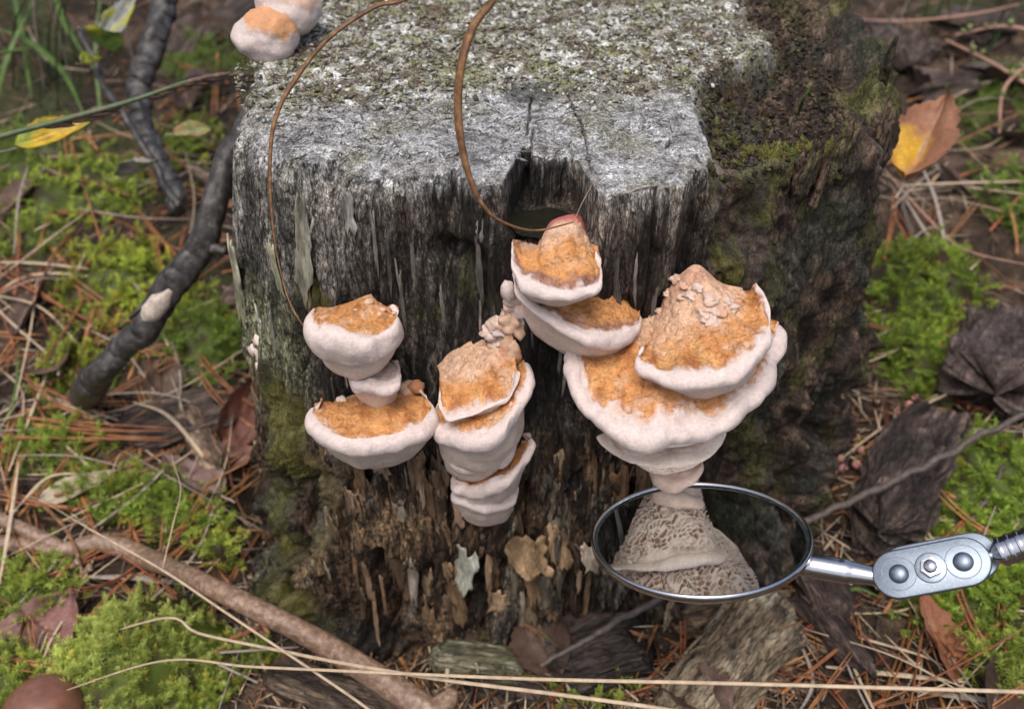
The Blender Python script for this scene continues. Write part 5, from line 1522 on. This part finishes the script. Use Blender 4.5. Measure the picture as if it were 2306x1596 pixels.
for k, (px, py, l) in enumerate([(420, 100, 4.5), (520, 60, 6), (490, 190, 4), (1990, 90, 5), (2060, 120, 4), (2190, 60, 5), (2130, 200, 4)]):
    ch('bark_chunk', at_ground(px, py, .3), (l, l * .6, l * .35), lr.uniform(0, 3), lr.uniform(-.4, .4), lr.uniform(-.3, .3), np.array([0.085, .06, .048]) * lr.uniform(.6, 1.3), 'dim brown bark lump ' + ['behind the upright stem', 'below the round fungi', 'near the spikelet tips', 'behind the crumbling rim', 'under the broad pinkish blade', 'beyond the broad pinkish blade', 'between the rear blades'][k], (0.111, 0.081, 0.065), 60 + k)

# ------------------------------------------------------------------ brown mushroom cap in the corner
p = at_ground(92, 1600, 1.2)
mush = empty('mushroom', at_ground(92, 1600, 0), 'glossy reddish brown mushroom cap in front of the bright moss cushion', 'mushroom')
n = 40
pr_ = [(1.42 * math.sin(a), p[2] + 1.12 * math.cos(a) - .2) for a in np.linspace(0.01, 1.62, 26)] + [(1.3, p[2] - .35), (.9, p[2] - .2), (.25, p[2] - .1)]
v, q = lathe(pr_, 56)
v[:, :2] *= (1 + .03 * fbm(v[:, 0], v[:, 1], v[:, 2], 2, 9))[:, None]
mush_c = mat_plain('mushroom_cap', (0.155, .068, .045), .33, .5, .75, 1.35, 3, ((18, .25, .02),), False)
build('cap', v + [p[0], p[1], 0], q, None, mush_c, mush)
v, q, tr = tube(np.array([[p[0], p[1], zz] for zz in np.linspace(p[2] - 2.4, p[2] - .1, 12)]), .28, 16, rough=.1)
build('stem', v, q, tr, straw_m, mush)

# ------------------------------------------------------------------ moss
M['moss'] = mat_vcol('moss', .55, .35, layers=((4, .8, 1.25),), bumps=(), trans=.45)


def leaflet(p, d, n, L, w_):
    """two-triangle pointed leaf: base, two shoulders, tip"""
    s = np.cross(d, n); s /= np.linalg.norm(s) + 1e-9
    m = p + d * L * .4 + n * L * .06
    return [p, m + s * w_ / 2, m - s * w_ / 2, p + d * L - n * L * .05]


def shoot_star(seed, H=1.0, nl=46, L=.34, w_=.048):
    r = np.random.default_rng(seed); V, C = [], []
    for k in range(nl):
        h = (k + 1) / nl; a = k * 2.4 + r.normal(0, .2); el = mix(.15, 1.15, h ** 1.5) + r.normal(0, .12)
        d = np.array([math.cos(a) * math.cos(el), math.sin(a) * math.cos(el), math.sin(el)])
        n = np.array([-math.cos(a) * math.sin(el), -math.sin(a) * math.sin(el), math.cos(el)])
        V += leaflet(np.array([0, 0, H * h * .85]), d, n, L * mix(1.0, .8, h) * r.uniform(.8, 1.15), w_)
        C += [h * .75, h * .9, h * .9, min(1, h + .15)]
    V = np.array(V); C = np.array(C)
    i = np.arange(nl)[:, None] * 4
    T = np.vstack([i + [0, 1, 2], i + [1, 3, 2]])
    return V, T, C


def shoot_feather(seed, H=1.5, nb=9):
    """arching stem with short side branches, each set with tiny pointed leaves"""
    r = np.random.default_rng(seed); V, C = [], []
    def along(a, b, n, L, w_, g0, g1):
        for j in range(n):
            f = (j + .5) / n; p = a + (b - a) * f
            ax = (b - a) / np.linalg.norm(b - a)
            rd = r.normal(0, 1, 3); rd -= ax * (rd @ ax); rd /= np.linalg.norm(rd)
            d = ax * .8 + rd * .65; d /= np.linalg.norm(d)
            V.extend(leaflet(p, d, rd, L * r.uniform(.7, 1.2), w_))
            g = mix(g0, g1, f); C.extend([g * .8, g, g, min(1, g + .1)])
    pts = [np.array([H * .55 * h, .12 * H * math.sin(h * 3 + seed), H * .75 * h - .30 * H * h * h]) for h in np.linspace(0, 1, nb + 1)]
    for k in range(nb):
        h = (k + 1) / nb
        along(pts[k], pts[k + 1], 6, .16, .05, h * .8, min(1, h * .8 + .12))
        for sd in (-1, 1):
            bl = (.16 + .30 * H * (1 - h) ** .8 * min(1, .3 + 2 * h)) * r.uniform(.7, 1.2)
            bd = np.array([.65, sd * .75, .30 + r.normal(0, .22)]); bd /= np.linalg.norm(bd)
            along(pts[k], pts[k] + bd * bl, 6, .125, .038, h * .6, min(1, .45 + h * .6))
    V = np.array(V); C = np.array(C); n = len(V) // 4
    i = np.arange(n)[:, None] * 4
    return V, np.vstack([i + [0, 1, 2], i + [1, 3, 2]]), C


STAR = [shoot_star(s, H=h) for s, h in ((1, .9), (2, 1.1), (3, .8))]
FEATH = [shoot_feather(s, H=h) for s, h in ((1, 1.3), (2, 1.6), (3, 1.1))]


def moss_patch(label, cx_, cy_, rx, ry, rot, n, kind, mound, seed, lo=(0.10, .145, .022), hi=(0.50, .60, .12), size=1.0, zfun=None, name='moss_patch'):
    r = np.random.default_rng(seed)
    a = r.uniform(0, 2 * math.pi, n); q = np.sqrt(r.uniform(0, 1, n))
    edge = 1 + .35 * fbm(np.cos(a) * 1.5 + seed, np.sin(a) * 1.5, None, 3, seed)
    q = q * edge
    lx, ly = rx * q * np.cos(a), ry * q * np.sin(a)
    x = cx_ + lx * math.cos(rot) - ly * math.sin(rot); y = cy_ + lx * math.sin(rot) + ly * math.cos(rot)
    lump = .35 * fbm(x * .9, y * .9, None, 3, seed + 5) * min(1.0, mound + .3)
    z = (ground(x, y) if zfun is None else zfun(x, y)) + mound * np.clip(1 - q ** 2, 0, 1) + lump - .15
    gap = fbm(x * .8 + 3, y * .8, None, 3, seed + 7) > -.62
    tmpl = STAR if kind == 'star' else FEATH + STAR[:2]
    parts = []
    lo = np.array(lo); hi = np.array(hi)
    tone = fbm(x * .5, y * .5, None, 2, seed + 9)
    for i in range(n):
        if not gap[i]: continue
        V0, T0, C0 = tmpl[int(r.integers(len(tmpl)))]
        s = size * r.uniform(.65, 1.2); yaw = r.uniform(0, 2 * math.pi)
        tl = r.normal(0, .30); tm = r.normal(0, .30)
        V1 = V0 * s
        c_, s_ = math.cos(yaw), math.sin(yaw)
        X = V1[:, 0] * c_ - V1[:, 1] * s_; Y = V1[:, 0] * s_ + V1[:, 1] * c_; Z = V1[:, 2]
        V1 = np.stack([X + tl * Z + x[i], Y + tm * Z + y[i], Z + z[i]], -1)
        g = np.clip(C0 * r.uniform(.6, 1.1), 0, 1)[:, None]
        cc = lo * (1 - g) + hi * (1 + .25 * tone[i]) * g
        if r.random() < .05: cc = cc * [1.2, .95, .7]
        parts.append((V1, None, T0, cc))
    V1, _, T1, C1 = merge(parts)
    # the dense mat the shoots stand in
    m = 40
    aa = np.linspace(0, 2 * math.pi, m, endpoint=False)[None]; qq = np.linspace(0, 1, 16)[:, None]
    ed = 1 + .35 * fbm(np.cos(aa) * 1.5 + seed, np.sin(aa) * 1.5, None, 3, seed)
    lx, ly = rx * qq * np.cos(aa) * ed, ry * qq * np.sin(aa) * ed
    bx = cx_ + lx * math.cos(rot) - ly * math.sin(rot); by = cy_ + lx * math.sin(rot) + ly * math.cos(rot)
    bz = (ground(bx, by) if zfun is None else zfun(bx, by)) + mound * np.clip(1 - qq ** 2, 0, 1) + .35 * fbm(bx * .9, by * .9, None, 3, seed + 5) * min(1.0, mound + .3) * (1 - qq ** 4) + .05 - .35 * qq ** 3
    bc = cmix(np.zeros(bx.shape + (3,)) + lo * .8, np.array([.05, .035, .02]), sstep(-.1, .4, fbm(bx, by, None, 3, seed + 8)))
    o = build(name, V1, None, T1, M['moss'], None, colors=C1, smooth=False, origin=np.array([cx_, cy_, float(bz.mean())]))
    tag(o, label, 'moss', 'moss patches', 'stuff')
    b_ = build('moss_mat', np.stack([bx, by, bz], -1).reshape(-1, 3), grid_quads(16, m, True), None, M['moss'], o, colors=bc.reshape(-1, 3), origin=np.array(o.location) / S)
    return o


def mp(label, px, py, rx, ry, rot, n, kind='feather', mound=.5, seed=0, **kw):
    p = at_ground(px, py, mound * .5)
    return moss_patch(label, p[0], p[1], rx, ry, math.radians(rot), n, kind, mound, seed, **kw)


mp('bright yellow-green star moss cushion below the forked branch', 295, 1470, 3.3, 2.5, 30, 760, 'star', 2.3, 1, lo=(.15, .20, .03), hi=(0.64, 0.72, 0.20), size=.85)
mp('low star moss fringe between the mushroom and the straw stalks', 330, 1570, 3.4, 1.3, 0, 260, 'star', .4, 2, size=.75)
mp('bright feather moss carpet left of the dark branch', 300, 640, 3.3, 3.6, 20, 300, 'feather', .6, 3, hi=(0.60, 0.68, 0.109))
mp('bright feather moss behind the yellow leaf', 190, 420, 3.6, 3.4, 10, 210, 'feather', .7, 4, hi=(0.52, 0.63, 0.109))
mp('feather moss tuft between the upright stem and the dark branch', 420, 330, 2.4, 3.0, 0, 130, 'feather', .4, 5)
mp('feather moss strip around the foot of the dark branch', 180, 840, 2.2, 2.2, 30, 120, 'feather', .5, 6, hi=(0.55, 0.64, 0.109))
mp('dark green fern-like moss in the gap beside the stump', 465, 760, 2.2, 2.6, 0, 150, 'feather', .9, 7, hi=(0.32, 0.46, 0.087))
mp('feather moss below the rust-brown needle heap', 140, 1010, 2.2, 1.5, 10, 100, 'feather', .5, 8, hi=(0.44, 0.59, 0.099))
mp('feather moss carpet behind the forked branch', 320, 1130, 4.2, 1.4, -12, 230, 'feather', .6, 9, hi=(0.47, 0.62, 0.109))
mp('small upright moss sprig at the stump foot above the branch', 500, 1245, .9, .8, 0, 26, 'feather', .6, 10, hi=(0.58, 0.64, 0.131))
mp('moss beside the brown mushroom', 40, 1530, 2.0, 1.6, 0, 110, 'star', .5, 11, size=.8)
mp('moss under the left end of the forked branch', 70, 1330, 2.2, 1.6, 0, 110, 'feather', .4, 12)
mp('small star moss tuft at the rotten wood strip', 520, 1500, 1.7, 1.1, 20, 80, 'star', .4, 13, size=.7)
mp('green moss mound close to the crumbling flank', 2080, 640, 3.0, 3.2, 0, 300, 'feather', 1.5, 14, hi=(0.40, 0.53, 0.077))
mp('green moss mound above the slime balls', 2090, 800, 2.6, 2.2, 0, 210, 'feather', 1.2, 15, hi=(0.38, 0.52, 0.077))
mp('large green moss bank behind the mirror handle', 2210, 1080, 3.6, 3.6, 20, 420, 'feather', .9, 16, hi=(0.40, 0.56, 0.087))
mp('green moss under the hinge plates', 2170, 1330, 3.2, 2.0, 0, 260, 'feather', .7, 17, hi=(0.38, 0.53, 0.087))
mp('moss patch at the paired straws', 2290, 440, 2.6, 3.6, 0, 140, 'feather', .5, 18, hi=(0.32, 0.46, 0.087))
mp('sparse moss far behind the curled leaf', 2260, 230, 3.4, 4.2, 0, 120, 'feather', .5, 19, hi=(0.26, 0.38, 0.087))
mp('small moss tuft beyond the rust-brown leaf', 2270, 1500, 1.6, 1.6, 0, 80, 'feather', .4, 20)
mp('thin moss by the long straight straw', 1330, 1585, 1.6, .8, 0, 40, 'feather', .2, 21)
mp('mossy tuft under the pale straws', 70, 540, 1.8, 1.6, 0, 50, 'feather', .4, 22)
mp('moss round the rear grasses', 60, 330, 3.5, 4.0, 0, 90, 'feather', .5, 23, hi=(0.32, 0.44, 0.087))
mp('moss tuft behind the round fungi', 470, 140, 4, 5, 0, 110, 'feather', .5, 24, hi=(0.22, 0.29, 0.087))
# moss on the crumbling wood
zf = lambda x, y: top_h(np.asarray(x), np.asarray(y)) - .05
def on_top(label, px, py, rx, ry, n, seed, **kw):
    p = at_z(px, py, 12.8)
    return moss_patch(label, p[0], p[1], rx, ry, 0, n, kw.pop('kind', 'feather'), .05, seed, zfun=zf, **kw)
on_top('olive moss creeping over the crumbling rim of the stump', 1760, 330, 1.5, 1.1, 46, 31, hi=(0.32, 0.29, 0.076), size=.6)
on_top('moss tuft on the crumbling outer rim', 1850, 330, 1.0, 1.2, 26, 32, hi=(0.26, 0.25, 0.076), size=.6)
on_top('yellow-green moss speck at the rear of the sawn top', 1735, 8, .8, .6, 16, 33, hi=(0.55, 0.54, 0.084), size=.7)
on_top('dark moss beside the wet hollow on the stump', 1660, 250, .9, 1.2, 40, 34, kind='star', lo=(.02, .02, .006), hi=(0.17, 0.15, 0.034), size=.45)

# ------------------------------------------------------------------ fine debris
def scatter(name, label, cat, n, xy, zf_, smin, smax, cols, seed, parent=None, mat='flake', aspect=(.15, .6), tilt=.35, lift=.03):
    r = np.random.default_rng(seed)
    x, y = xy(r, n)
    z = zf_(x, y) + lift
    L = r.uniform(smin, smax, n) ; W_ = L * r.uniform(*aspect, n); H = W_ * r.uniform(.2, .6, n)
    yaw = r.uniform(0, 2 * math.pi, n); ti = r.normal(0, tilt, n); ro = r.normal(0, .5, n)
    unit = np.array([[-1, -.5, 0], [-.7, .7, .1], [.2, 1, 0], [1, .3, .05], [.6, -.8, 0], [-.1, -.2, .9], [.2, .3, .8]])
    tri = np.array([[0, 5, 1], [1, 5, 6], [1, 6, 2], [2, 6, 3], [3, 6, 4], [4, 6, 5], [4, 5, 0], [0, 1, 2], [0, 2, 3], [0, 3, 4]])
    V0 = unit[None] * np.stack([L / 2, W_ / 2, H], -1)[:, None] * (1 + r.normal(0, .18, (n, 7, 1)))
    X, Y, Z = V0[..., 0], V0[..., 1], V0[..., 2]
    Y, Z = Y * np.cos(ro)[:, None] - Z * np.sin(ro)[:, None], Y * np.sin(ro)[:, None] + Z * np.cos(ro)[:, None]
    X, Z = X * np.cos(ti)[:, None] - Z * np.sin(ti)[:, None], X * np.sin(ti)[:, None] + Z * np.cos(ti)[:, None]
    X, Y = X * np.cos(yaw)[:, None] - Y * np.sin(yaw)[:, None], X * np.sin(yaw)[:, None] + Y * np.cos(yaw)[:, None]
    V1 = np.stack([X + x[:, None], Y + y[:, None], Z + z[:, None]], -1).reshape(-1, 3)
    T1 = (tri[None] + (np.arange(n) * 7)[:, None, None]).reshape(-1, 3)
    cols = np.array(cols)
    cc = cols[r.integers(0, len(cols), n)] * r.uniform(.6, 1.35, (n, 1))
    cc = np.repeat(cc, 7, axis=0)
    o = build(name, V1, None, T1, M[mat], parent, colors=cc, attrs={'wet': np.zeros(len(V1))}, smooth=False)
    o['kind'] = 'stuff'
    if parent is None: tag(o, label, cat, kind='stuff')
    return o


def vis_xy(r, n):
    """over the part of the floor round the stump, denser near"""
    x = np.where(r.random(n) < .62, r.uniform(-42, 42, n), r.normal(0, 13, n)); y = np.where(r.random(n) < .55, r.uniform(-14, 18, n), r.uniform(-10, 60, n))
    ins = np.hypot((x - 1) / 10.2, (y - 8.5) / 9.3) < 1
    y = np.where(ins, -r.uniform(1.5, 7, n), y)
    return x, y


BR = [(0.06, .04, .027), (0.11, .07, .045), (0.03, .022, .017), (0.17, .115, .075), (0.14, .07, .042), (0.05, .035, .026), (0.24, .18, .13)]
scatter('litter', 'loose brown crumbs of bark and rotten wood over the ground', 'litter', 15000, vis_xy, ground, .12, .55, BR, 71, lift=.12)
scatter('plant_debris', 'thin broken bits of straw and needles over the ground', 'litter', 9000, vis_xy, ground, .8, 3.4, [(0.42, .33, .24), (0.26, .115, .05), (0.15, .095, .06), (0.38, .29, .2), (0.10, .075, .06)], 72, aspect=(.025, .06), tilt=.18, lift=.3)
scatter('rotten_crumbs', 'tan crumbs of rotten wood fallen along the foot of the stump', 'litter', 1600, lambda r, n: (r.uniform(-8, 12, n), r.uniform(-5.5, .6, n)), ground, .15, .7, [(0.11, .075, .046), (0.06, .04, .026), (0.16, .115, .075), (0.03, .022, .016)], 73, lift=.14)


def top_xy(x0, x1, y0, y1, rot=None):
    def f(r, n):
        x = r.uniform(x0, x1, n * 6); y = r.uniform(y0, y1, n * 6)
        k = np.hypot((x - 1) / 10.2, (y - 8.5) / 9.0) < .98
        b = sstep(4.4, 6.8, y + 0.8 * fbm(x * 0.5, y * 0.5, None, 2, 43) - 0.12 * (x - 1)) if rot is None else rotmask(x, y)
        if rot is None: b = b * (1 - rotmask(x, y))
        k &= r.random(n * 6) < b
        return x[k][:n], y[k][:n]
    return f


def safe_scatter(*a_, **k_):
    f = a_[4]; r = np.random.default_rng(a_[9]); m = len(f(r, a_[3])[0])
    return scatter(*a_[:3], m, *a_[4:], **k_)


safe_scatter('lichen_crust', '', '', 5200, top_xy(-9, 10, 4, 18), top_h, .10, .32, [(0.50, .51, .48), (0.38, .38, .34), (0.24, .22, .16), (0.16, .14, .10), (0.30, .30, .17)], 74, parent=stump, mat='wood_top', aspect=(.3, .9), tilt=.5, lift=.02)
safe_scatter('rot_crumbs', '', '', 2600, top_xy(5, 12.5, 0.5, 16, True), top_h, .05, .24, [(0.06, .04, .028), (0.10, .066, .046), (0.03, .02, .016), (0.075, .075, .025)], 75, parent=stump, mat='wood_rot', aspect=(.35, .95), tilt=.5, lift=.03)
safe_scatter('wood_fibres', '', '', 900, lambda r, n: (lambda x, y: (x, y))(r.uniform(-7, 5.2, n), r.uniform(1.6, 5.5, n)), top_h, .15, .5, [(0.50, .50, .50), (0.3, .29, .27), (0.17, .16, .15)], 76, parent=stump, mat='wood_top', aspect=(.08, .25), tilt=.15, lift=.0)

# ------------------------------------------------------------------ pine needles
needle_m = mat_plain('pine_needle', (0.23, 0.090, 0.036), .45, .4, .55, 1.5, 1.2, ((12, .3, .01),), False, .08, c2=(0.36, .175, .075), objvar=.5)


def needle_mesh(seed, L):
    r = np.random.default_rng(seed); parts = []
    bend = r.normal(0, .10, 2)
    for sd in (-1, 1):
        s = np.linspace(0, 1, 12)
        path = np.stack([s * L - L / 2, sd * (.02 + .05 * L * s * abs(r.normal(.4, .5))) + bend[0] * L * s * s, .12 * L * bend[1] * np.sin(s * 3)], -1)
        parts.append(tube(path, .052 * np.array([1, 1, 1, 1, 1, 1, 1, 1, .95, .9, .7, .2]), 6, .6))
    parts.append(tube(np.stack([np.linspace(-.02, .5, 5) - L / 2, np.zeros(5), np.zeros(5)], -1), np.array([.05, .085, .085, .08, .07]), 6))
    v, q, t, _ = merge([(a[0], a[1], a[2]) for a in parts])
    return mk_mesh('pine_needle', v * S, q, t)


NM = [needle_mesh(k, L) for k, L in enumerate((4.2, 5.0, 5.6, 6.2, 3.4, 4.6, 5.3, 2.6))]
for m in NM: m.materials.append(needle_m)


def needle(p0, p1, i=None, lab='rust-brown pine needle lying loose on the litter', mesh=None, group='fallen pine needles'):
    p0, p1 = np.array(p0), np.array(p1)
    me = NM[random.randrange(len(NM))] if mesh is None else mesh
    o = bpy.data.objects.new('pine_needle', me); col.objects.link(o)
    d = Vector(p1 - p0)
    o.location = (p0 + p1) / 2 * S
    o.rotation_mode = 'QUATERNION'
    o.rotation_quaternion = d.to_track_quat('X', 'Z') @ Quaternion((1, 0, 0), random.uniform(0, 6.28))
    sx = d.length * 100 * S / (me.vertices[0].co.x * -2 * 100 if False else 1)
    Lm = max(v.co.x for v in me.vertices) * 2 / S
    o.scale = (d.length / Lm, 1, 1)
    return tag(o, lab, 'pine needle', group)


# the ones one can pick out in the photograph
for (a, b) in [((60, 940), (400, 985)), ((30, 985), (400, 990)), ((120, 998), (555, 965)), ((75, 955), (380, 1000)), ((65, 1113), (300, 1092)), ((250, 1060), (268, 1190)), ((318, 1005), (290, 1190)), ((360, 1090), (190, 1200)), ((0, 1010), (60, 900)), ((10, 1090), (40, 960)), ((15, 1150), (50, 1010)), ((0, 1050), (25, 930)), ((50, 1190), (40, 1060)),
               ((160, 320), (240, 590)), ((85, 560), (170, 350)), ((430, 640), (540, 560)), ((190, 670), (60, 830)), ((90, 700), (160, 840)), ((170, 800), (240, 730)), ((490, 120), (482, 260)), ((535, 210), (552, 350)), ((350, 560), (430, 520)), ((315, 1266), (165, 1365)), ((300, 1290), (165, 1425)), ((0, 1480), (280, 1525)), ((10, 1500), (260, 1555)), ((240, 1200), (360, 1220)), ((380, 1140), (450, 1170)), ((460, 1190), (330, 1300)),
               ((1570, 1510), (1790, 1415)), ((1660, 1465), (1790, 1425)), ((1600, 1560), (1780, 1440)), ((1520, 1560), (1590, 1410)), ((1545, 1590), (1620, 1405)), ((2265, 1250), (2262, 1400)), ((2260, 1340), (2270, 1540)), ((1980, 1560), (2200, 1375)), ((1960, 1590), (2280, 1425)), ((2390, 1480), (2200, 1640)), ((2400, 1500), (2560, 1450)), ((2230, 1650), (2420, 1490)), ((1160, 1395), (1290, 1480)), ((900, 1480), (985, 1600)), ((910, 1600), (1000, 1530)),
               ((1330, 1380), (1460, 1440)), ((1290, 1490), (1360, 1530)), ((1230, 1580), (1310, 1520)), ((1380, 1530), (1460, 1480)), ((1390, 1570), (1480, 1560)), ((2095, 775), (2215, 722)), ((2155, 865), (2205, 820)), ((2090, 575), (2200, 700)), ((2160, 880), (2250, 940)), ((2180, 880), (2260, 930)), ((2140, 1050), (2140, 1140)), ((2050, 1340), (2045, 1520)), ((2250, 1400), (2170, 1530)), ((1880, 1560), (2050, 1440)), ((2120, 690), (2000, 740)), ((1670, 1400), (1720, 1560)), ((1760, 1560), (1900, 1450)), ((1480, 1405), (1420, 1540)), ((2040, 230), (2130, 200)), ((2230, 520), (2306, 430)), ((2280, 640), (2180, 560))]:
    h = random.uniform(.35, .9)
    needle(at_ground(*a, h), at_ground(*b, h + random.uniform(-.2, .2)))
nr_ = np.random.default_rng(17)
cnt = 0
while cnt < 200:
    z_ = nr_.random()
    if z_ < .54: px, py = nr_.uniform(-20, 560), nr_.uniform(420, 1580)
    elif z_ < .70: px, py = nr_.uniform(1150, 2306), nr_.uniform(1400, 1590)
    elif z_ < .90: px, py = nr_.uniform(1950, 2306), nr_.uniform(300, 1500)
    else: px, py = nr_.uniform(0, 520), nr_.uniform(60, 420)
    p = at_ground(px, py, nr_.uniform(.25, .7)); a = nr_.uniform(0, math.pi); L = nr_.uniform(2.6, 6)
    d = np.array([math.cos(a), math.sin(a), 0]) * L / 2
    p0, p1 = p - d, p + d
    if any(math.hypot((e[0] - 1) / 10.6, (e[1] - 8.5) / 9.9) < 1 for e in (p0, p1)): continue
    p0[2] = float(ground(p0[0], p0[1])) + nr_.uniform(.25, .9); p1[2] = float(ground(p1[0], p1[1])) + nr_.uniform(.25, .9)
    needle(p0, p1); cnt += 1

sr = np.random.default_rng(23)
cnt = 0
while cnt < 110:
    z_ = sr.random()
    if z_ < .6: px, py = sr.uniform(-20, 560), sr.uniform(300, 1580)
    elif z_ < .85: px, py = sr.uniform(1980, 2306), sr.uniform(150, 1560)
    else: px, py = sr.uniform(1050, 2200), sr.uniform(1440, 1590)
    p = at_ground(px, py, 0); a = sr.uniform(0, math.pi); L = sr.uniform(2.5, 8)
    d = np.array([math.cos(a), math.sin(a), 0]) * L / 2
    P = [p - d, p + np.array([-d[1], d[0], 0]) * sr.normal(0, .15), p + d]
    if any(math.hypot((e[0] - 1) / 10.8, (e[1] - 8.5) / 10.2) < 1 for e in P): continue
    for e in P: e[2] = float(ground(e[0], e[1])) + sr.uniform(.3, 1.1)
    wd = sr.uniform(.05, .14); cnt += 1
    blade('loose_straw', P, [wd * .6, wd, wd * .5], straw_m if sr.random() < .55 else straw_g, 'loose bleached straw scattered between moss and needles', 'straw', 'loose straws in the litter', 16, .3, 7)

# ------------------------------------------------------------------ bud-bearing twigs behind the stump
bud_m = mat_plain('bud', (0.20, .24, .085), .5, .4, .7, 1.4, 4, ((15, .3, .02),), False, .2)
for k, (pts, lb) in enumerate([([(2330, 200, 2.0), (2230, 140, 2.5), (2130, 90, 2.0)], 'reddish budding twig above the curled leaf'), ([(2330, 130, 3.0), (2262, 200, 2.5), (2250, 300, 1.5)], 'reddish budding twig hanging beyond the curled leaf'), ([(2330, 70, 3), (2250, 60, 3), (2150, 80, 2.2)], 'reddish budding twig along the broad pinkish blade')]):
    e = empty('budding_twig', at_ground(pts[1][0], pts[1][1]), lb, 'twig', 'budding twigs')
    pth = spline(gp(*pts), 40)
    v, q, tr = tube(pth, np.linspace(.13, .07, 40), 8, rough=.1); build('stem', v, q, tr, blade_p, e)
    for j in range(5):
        i = random.randint(3, 37); p = pth[i] + np.array([random.uniform(-.4, .4), 0, random.uniform(.1, .5)])
        v, q, tr = tube(spline([pth[i], (p + pth[i]) / 2 + [0, 0, .08], p], 8), np.array([.04, .04, .05, .09, .15, .18, .15, .04]) * random.uniform(.7, 1.2), 9)
        build('bud', v, q, tr, bud_m, e)
